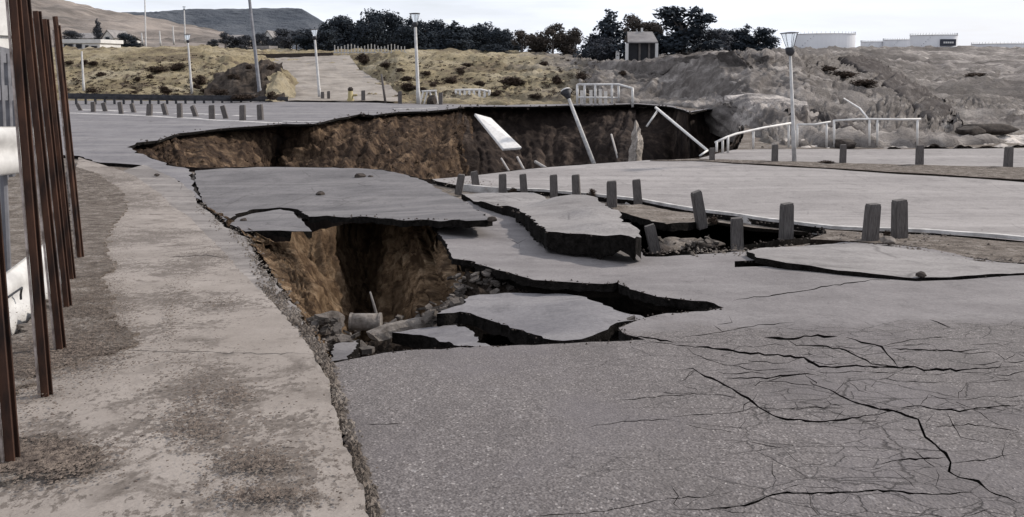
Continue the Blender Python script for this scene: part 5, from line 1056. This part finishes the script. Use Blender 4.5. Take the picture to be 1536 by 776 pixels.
# sparse tufts nobody could count
V = []; F = []; random.seed(9)
for _ in range(1100):
    u = random.choice((random.uniform(95, 330), random.uniform(560, 900), random.uniform(95, 330), random.uniform(560, 900))); v = random.uniform(84, 146) if u < 900 else random.uniform(84, 200)
    p = T(u, v); s = random.uniform(.08, .30)
    for q in range(16):
        a = random.random()*6.28; d = Vector((math.cos(a), math.sin(a), 0)); b = len(V); c = p+d*s*random.uniform(0, .8)
        hh = s*random.uniform(.2, .8); V += [c+Vector((0, 0, hh-.05)), c+d*s*.4+Vector((0, 0, hh*.4)), c+Vector((-d.y, d.x, 0))*s*.4+Vector((0, 0, hh*.2-.03))]; F.append((b, b+1, b+2))
tag(mesh_obj('scrub', V, F, 'foliage_scrub', None, False), 'sparse low scrub dotted over the slopes', 'scrub', None, 'stuff')

# ------------------------------------------------------------------ buildings
def building(name, u0, u1, vb, ve, vr, Y, depth, label, wall='white_wall', roof='grey_roof', gable='front', openings=(), cat='house', chim=None):
    """house on plan at distance Y; eave at ve, ridge at vr"""
    a, b = P(u0, vb, Y), P(u1, vb, Y); W_ = b.x-a.x; k = Y/FPX; h = (vb-ve)*k; rr = (ve-vr)*k; o0 = Vector(((a.x+b.x)/2, Y+depth/2, a.z))
    e = empty(name, o0, label, cat); bm = bmesh.new(); bx(bm, (0, 0, h/2-.4), (W_, depth, h+.8))
    if gable == 'front':
        v = [bm.verts.new(p) for p in ((-W_/2, -depth/2, h), (W_/2, -depth/2, h), (0, -depth/2, h+rr), (-W_/2, depth/2, h), (W_/2, depth/2, h), (0, depth/2, h+rr))]
        bm.faces.new((v[0], v[1], v[2])); bm.faces.new((v[4], v[3], v[5]))
    bm_obj('wall', bm, wall, e); bm = bmesh.new(); t = .18
    if gable == 'front':
        for s in (-1, 1):
            q = [(0, h+rr), (s*(W_/2+.3), h-.15)]; f = [bm.verts.new((x, y, z+o)) for o in (0.02, t) for y in (-depth/2-.3, depth/2+.3) for x, z in q]
            for idx in ((0, 1, 3, 2), (4, 6, 7, 5), (0, 4, 5, 1), (2, 3, 7, 6), (1, 5, 7, 3), (0, 2, 6, 4)): bm.faces.new([f[i] for i in idx])
    elif gable == 'side':
        for s in (-1, 1):
            q = [(0, h+rr), (s*(depth/2+.4), h-.1)]; f = [bm.verts.new((x, y, z+o)) for o in (0.02, t) for x in (-W_/2-.3, W_/2+.3) for y, z in q]
            for idx in ((0, 1, 3, 2), (4, 6, 7, 5), (0, 4, 5, 1), (2, 3, 7, 6), (1, 5, 7, 3), (0, 2, 6, 4)): bm.faces.new([f[i] for i in idx])
    else: bx(bm, (0, 0, h+t/2+.01), (W_+.6, depth+.6, t+max(rr, 0)))
    bmesh.ops.recalc_face_normals(bm, faces=bm.faces); bm_obj('roof', bm, roof, e)
    for (ua, ub, va, vb_, nm) in openings:
        pa, pb = P(ua, vb_, Y)-o0, P(ub, va, Y)-o0; bm = bmesh.new(); bx(bm, ((pa.x+pb.x)/2, -depth/2-.01, (pa.z+pb.z)/2), (pb.x-pa.x, .12, pb.z-pa.z)); f = bm_obj(nm+'_frame' if nm == 'window' else 'door_frame', bm, 'white_paint' if wall != 'white_wall' else 'grey_steel', e)
        bm = bmesh.new(); bx(bm, ((pa.x+pb.x)/2, -depth/2-.06, (pa.z+pb.z)/2), ((pb.x-pa.x)*.82, .06, (pb.z-pa.z)*.86)); bm_obj('pane' if nm == 'window' else 'door', bm, 'dark_opening', f)
    if chim:
        pc = P(chim[0], chim[1], Y)-o0; bm = bmesh.new(); bx(bm, (pc.x, 0, pc.z-.6), (.5, .5, 1.4)); bm_obj('chimney', bm, 'white_wall', e)
    return e
building('shed', 92, 150, 75, 63, 59, 130, 7, 'low white flat roofed shed just right of the rusty posts', gable='flat', roof='white_wall', openings=[(114, 123, 66, 73, 'door'), (128, 133, 68, 74, 'door'), (137, 146, 69, 74, 'window'), (96, 110, 66, 71, 'window')], cat='shed')
building('house', 154, 170, 72, 57, 46, 175, 8, 'pale gabled house with a pointed front left of the dark bushes', openings=[(159, 164, 56, 62, 'window')])
building('house', 170, 186, 70, 60, 53, 180, 8, 'low grey roofed house wing right of the pointed front', gable='side', openings=[(173, 178, 62, 67, 'window')])
building('house', 100, 146, 70, 58, 50, 200, 9, 'long dark roofed house behind the white shed', gable='side', openings=[(112, 117, 60, 66, 'window'), (124, 130, 60, 66, 'window'), (136, 142, 60, 66, 'window')])
building('house', 394, 409, 74, 58, 47, 185, 8, 'pale gabled house among hazy trees right of the very tall pole', openings=[(398, 404, 55, 61, 'window')])
building('house', 412, 424, 76, 66, 59, 190, 8, 'small house just right of the pale gabled one', gable='side', openings=[(415, 420, 68, 72, 'window')])
building('house', 342, 356, 74, 60, 53, 200, 8, 'small pale house left of the very tall pole', gable='side', openings=[(346, 350, 62, 68, 'window')])
building('shed', 384, 402, 84, 72, 69, 150, 5, 'open white framed shed at the foot of the hazy trees', gable='flat', openings=[(385, 392, 74, 82, 'door'), (394, 401, 74, 82, 'door')], cat='shed')
building('white_hall', -420, -14, 92, 22, -40, 60, 3, 'large pale hall at the far left behind the rusty posts', gable='flat', roof='white_wall', openings=[(-90, -40, 50, 80, 'window')], cat='hall')
# small house with pillars on the rise
Y = 76; k = Y/FPX; b = P(963, 98, Y); e = empty('small_house', b, 'small grey roofed house with pale pillars and dark open front', 'house')
bm = bmesh.new(); bx(bm, (0, .9, .75+.3), (2.5, 1.6, 2.2)); bm_obj('wall', bm, 'dark_opening', e)
bm = bmesh.new(); z1, z2 = P(963, 63, Y).z-b.z, P(963, 47, Y).z-b.z; f = [bm.verts.new(p) for p in ((-1.45, -.5, z1), (1.4, -.5, z1), (1.15, 1.2, z2), (-1.25, 1.2, z2), (-1.45, -.5, z1-.12), (1.4, -.5, z1-.12), (1.15, 1.3, z2-.12), (-1.25, 1.3, z2-.12), (-1.4, 2.8, z1), (1.4, 2.8, z1))]
for idx in ((0, 1, 2, 3), (4, 7, 6, 5), (0, 4, 5, 1), (1, 5, 6, 2), (0, 3, 7, 4), (3, 2, 9, 8)): bm.faces.new([f[i] for i in idx])
bm_obj('roof', bm, 'grey_roof', e)
for x in (-1.5, 1.3, -.25, .65):
    bm = bmesh.new(); bx(bm, (x, -.35 if abs(x) > 1 else .05, (z1-.1)/2-.1), (.26 if abs(x) > 1 else .18, .26, z1)); bm_obj('pillar', bm, 'white_wall' if abs(x) > 1 else 'timber', e)
bm = bmesh.new(); bx(bm, (.15, 1.2, z2+.1), (.18, .18, .5)); bm_obj('chimney', bm, 'white_wall', e)
bm = bmesh.new(); b = P(926, 94, 89); bx(bm, (0, 0, .55), (.4, .3, 1.5)); o = bm_obj('stone_pillar', bm, 'white_wall'); o.location = b; tag(o, 'pale stone pillar between the conifer and the small house', 'pillar')
b = P(1057, 83, 92); e = empty('parked_car', b, 'small pale parked car at the right foot of the big dark tree', 'car')
bm = bmesh.new(); prof = [(-1.9, .35), (-1.9, .8), (-1.2, .9), (-.8, 1.35), (.6, 1.38), (1.2, .92), (1.9, .85), (1.9, .35)]
A_ = [bm.verts.new((x, -.8, z)) for x, z in prof]; B_ = [bm.verts.new((x, .8, z)) for x, z in prof]; bm.faces.new(A_); bm.faces.new(B_[::-1])
for i in range(8): bm.faces.new((A_[i], B_[i], B_[(i+1) % 8], A_[(i+1) % 8]))
bm_obj('body', bm, 'white_wall', e)
for x in (-1.2, 1.2):
    for y in (-.75, .75):
        bm = bmesh.new(); tube(bm, [(x, y-.1, .32), (x, y+.1, .32)], .32, 12); bm_obj('wheel', bm, 'plastic_black', e)
bm = bmesh.new(); bx(bm, (-.1, -.82, 1.1), (1.3, .03, .3)); bm_obj('side_window', bm, 'dark_opening', e)
# storage tanks on the skyline
def tank(u0, u1, vt, Y, label, sign=False, hatch=None):
    k = Y/FPX; r_ = (u1-u0)/2*k; b = P((u0+u1)/2, 78, Y); h = (78-vt)*k; o0 = b+Vector((0, r_, 0)); e = empty('storage_tank', o0, label, 'storage tank', 'storage tanks on the skyline')
    bm = bmesh.new(); tube(bm, [(0, 0, -.5), (0, 0, h)], r_, 48); bm_obj('shell', bm, 'tank_wall', e, False)
    bm = bmesh.new(); tube(bm, [(0, 0, h), (0, 0, h+.08), (0, 0, h+r_*.06)], [r_+.1, r_+.1, .3], 48); bm_obj('roof', bm, 'white_wall', e)
    bm = bmesh.new()
    for i in range(48):
        a = i*math.pi/24; tube(bm, [(math.cos(a)*r_, math.sin(a)*r_, h+.02), (math.cos(a)*r_, math.sin(a)*r_, h+.45)], .025, 4)
    bm_obj('roof_railing', bm, 'grey_steel', e)
    bm = bmesh.new()
    for i in range(9): a = R(200+i*5); tube(bm, [(math.cos(a)*(r_+.25), math.sin(a)*(r_+.25), i*h/8), (math.cos(a)*(r_+.05), math.sin(a)*(r_+.05), i*h/8)], .05, 4)
    bm_obj('stair', bm, 'grey_steel', e)
    if sign:
        p0, p1 = P(1410, 69, Y)-o0, P(1433, 59, Y)-o0; bm = bmesh.new(); bx(bm, ((p0.x+p1.x)/2, -r_-.0, (p0.z+p1.z)/2), (p1.x-p0.x, .6, p1.z-p0.z)); s_ = bm_obj('sign', bm, 'sign_dark', e); c = Vector(((p0.x+p1.x)/2, -r_-.31, (p0.z+p1.z)/2)); bm = bmesh.new(); ww = (p1.x-p0.x)
        for i in range(5): bx(bm, (c.x-ww*.28+i*ww*.14, c.y, c.z), (ww*.11, .03, .32))
        bm_obj('sign_lettering', bm, 'white_wall', s_)
    return e
tank(1203, 1299, 51, 145, 'largest white storage tank, at the left of the skyline row')
tank(1300, 1336, 63, 190, 'small low storage tank right of the largest one')
tank(1338, 1388, 60, 185, 'middle pale storage tank left of the one with the sign')
tank(1384, 1449, 53, 150, 'white storage tank carrying a dark sign board', True)
tank(1484, 1560, 66, 170, 'low storage tank cut by the right edge of the view')
for i in range(14):
    u = 1236+i*3.4 if i < 10 else 1350+(i-10)*12; b = P(u, 78, 137); hh = random.uniform(.4, .9); bm = bmesh.new(); crown(bm, [(0, 0, hh*.6, hh*.5, 1)], 90, .12, random); tube(bm, [(0, 0, -.3), (0, 0, hh*.7)], .04, 5); o = bm_obj('bush', bm, 'foliage_dark'); o.location = b; tag(o, 'tiny dark bush on the skyline before the %s, %s from the left' % (('largest tank', ORD[i]) if i < 10 else ('middle tanks', ORD[i-10])), 'bush', 'tiny bushes before the tanks')
# pale fence behind the dirt track
e = empty('fence', P(500, 82, 118), 'pale picket fence at the top of the dirt track before the dark trees', 'fence'); o0 = e.location.copy()
for i in range(22):
    u = 502+i*5; bm = bmesh.new(); a, b = P(u, 83, 118), P(u, 68+2*math.sin(i), 118); bx(bm, (a+b)/2-o0, (.12, .12, (b-a).z)); bm_obj('fence_post', bm, 'pole_paint', e)
bm = bmesh.new(); a, b = P(500, 79, 118), P(610, 79, 118); bx(bm, (a+b)/2-o0, (b.x-a.x, .06, .15)); bm_obj('fence_rail', bm, 'pole_paint', e)
# stones bedded in the near walls, crumbs on the broken lips
random.seed(77)
def bedded(name, src, n, smin, smax, mat, label):
    V = []; F = []
    for o in src:
        vs = o.data.vertices
        for _ in range(n):
            v = vs[random.randrange(len(vs))]; c = v.co+v.normal*random.uniform(-.3, .3)*smin; s_ = random.uniform(smin, smax)*random.uniform(.4, 1); b = len(V)
            for d in ((1, 0, 0), (0, 1, 0), (-1, 0, 0), (0, -1, 0), (0, 0, 1), (0, 0, -1)): V.append(c+Vector(d)*s_*random.uniform(.6, 1.1))
            F += [(b, b+1, b+4), (b+1, b+2, b+4), (b+2, b+3, b+4), (b+3, b, b+4), (b+1, b, b+5), (b+2, b+1, b+5), (b+3, b+2, b+5), (b, b+3, b+5)]
    return tag(mesh_obj(name, V, F, mat, None, False), label, 'stones', None, 'stuff')
walls = [o for o in COL.objects if o.name.startswith('cliff') and o.data.materials[0].name == 'near_cliff_soil' and len(o.data.vertices) > 9000]
bedded('bedded_stones', [w_ for w_ in walls if min(v.co.y for v in w_.data.vertices) < 12], 420, .010, .035, 'near_cliff_soil', 'stones and clods bedded in the near earth walls')
bedded('bedded_stones', [o for o in COL.objects if o.name.startswith('cliff') and o.data.materials[0].name == 'far_cliff_soil'], 500, .04, .14, 'far_cliff_soil', 'stones and clods bedded in the far earth walls')
V = []; F = []
for line, dz_, n in ((HOLE_LIP, 0, 6), (HOLE_NEAR, 0, 6), (HOLE_BACK, 0, 10), ([(739, 329), (700, 331), (650, 330), (600, 330), (560, 326), (500, 324)], .2, 10), ([(962, 356), (900, 353), (820, 348), (788, 322), (735, 306)], .28, 10), ([(912, 494), (872, 508), (815, 508), (742, 482), (690, 468)], -.08, 8), (PIT, 0, 14), (FAR_TOP[4:], 0, 8), ([(1102, 392), (1216, 400), (1308, 412), (1438, 417), (1515, 412)], 0, 14)):
    for a, b in zip(line, line[1:]):
        for _ in range(n):
            t = random.random(); g = G(a[0]+(b[0]-a[0])*t, a[1]+(b[1]-a[1])*t+random.gauss(0, 1.6), dz_); s_ = g.y*random.uniform(.0004, .0022); q = len(V)
            for d in ((1, 0, 0), (0, 1, 0), (-1, 0, 0), (0, -1, 0), (0, 0, 1)): V.append(g+Vector(d)*s_*random.uniform(.6, 1.2))
            F += [(q, q+1, q+4), (q+1, q+2, q+4), (q+2, q+3, q+4), (q+3, q, q+4)]
tag(mesh_obj('crumbs', V, F, 'rock_dark', None, False), 'crumbs of asphalt lying along the broken edges', 'crumbs', None, 'stuff')
V = []; F = []; random.seed(303)
for (u, v, Y, su, sv, n) in [(510, 524, 6.0, 16, 10, 60), (672, 478, 7.7, 22, 10, 90), (700, 462, 8.0, 22, 8, 80), (720, 430, 8.7, 22, 10, 90), (620, 490, 8.6, 40, 7, 110), (485, 505, 6.2, 14, 14, 70), (760, 432, 8.6, 25, 5, 60), (1040, 366, 12.2, 30, 5, 60), (940, 488, 6.3, 8, 4, 12)]:
    for _ in range(n):
        c = P(random.gauss(u, su), random.gauss(v, sv), Y+random.uniform(-.25, .25)); s_ = random.uniform(.015, .065); h_ = s_*random.uniform(.3, .6); a = random.random()*6.28; q = len(V); nk = 5
        tx, ty = random.uniform(-.5, .5), random.uniform(-.5, .5); ring = [(s_*random.uniform(.6, 1.2)*math.cos(a+k*1.257), s_*random.uniform(.6, 1.2)*math.sin(a+k*1.257)) for k in range(nk)]
        for zz in (0, h_): V += [c+Vector((x, y, zz+x*tx+y*ty)) for x, y in ring]
        F += [tuple(range(q+nk, q+2*nk)), tuple(range(q+nk-1, q-1, -1))]+[(q+k, q+(k+1) % nk, q+nk+(k+1) % nk, q+nk+k) for k in range(nk)]
tag(mesh_obj('rubble', V, F, 'hole_rubble', None, False), 'broken asphalt and soil fragments heaped in the holes and cracks', 'rubble', None, 'stuff')
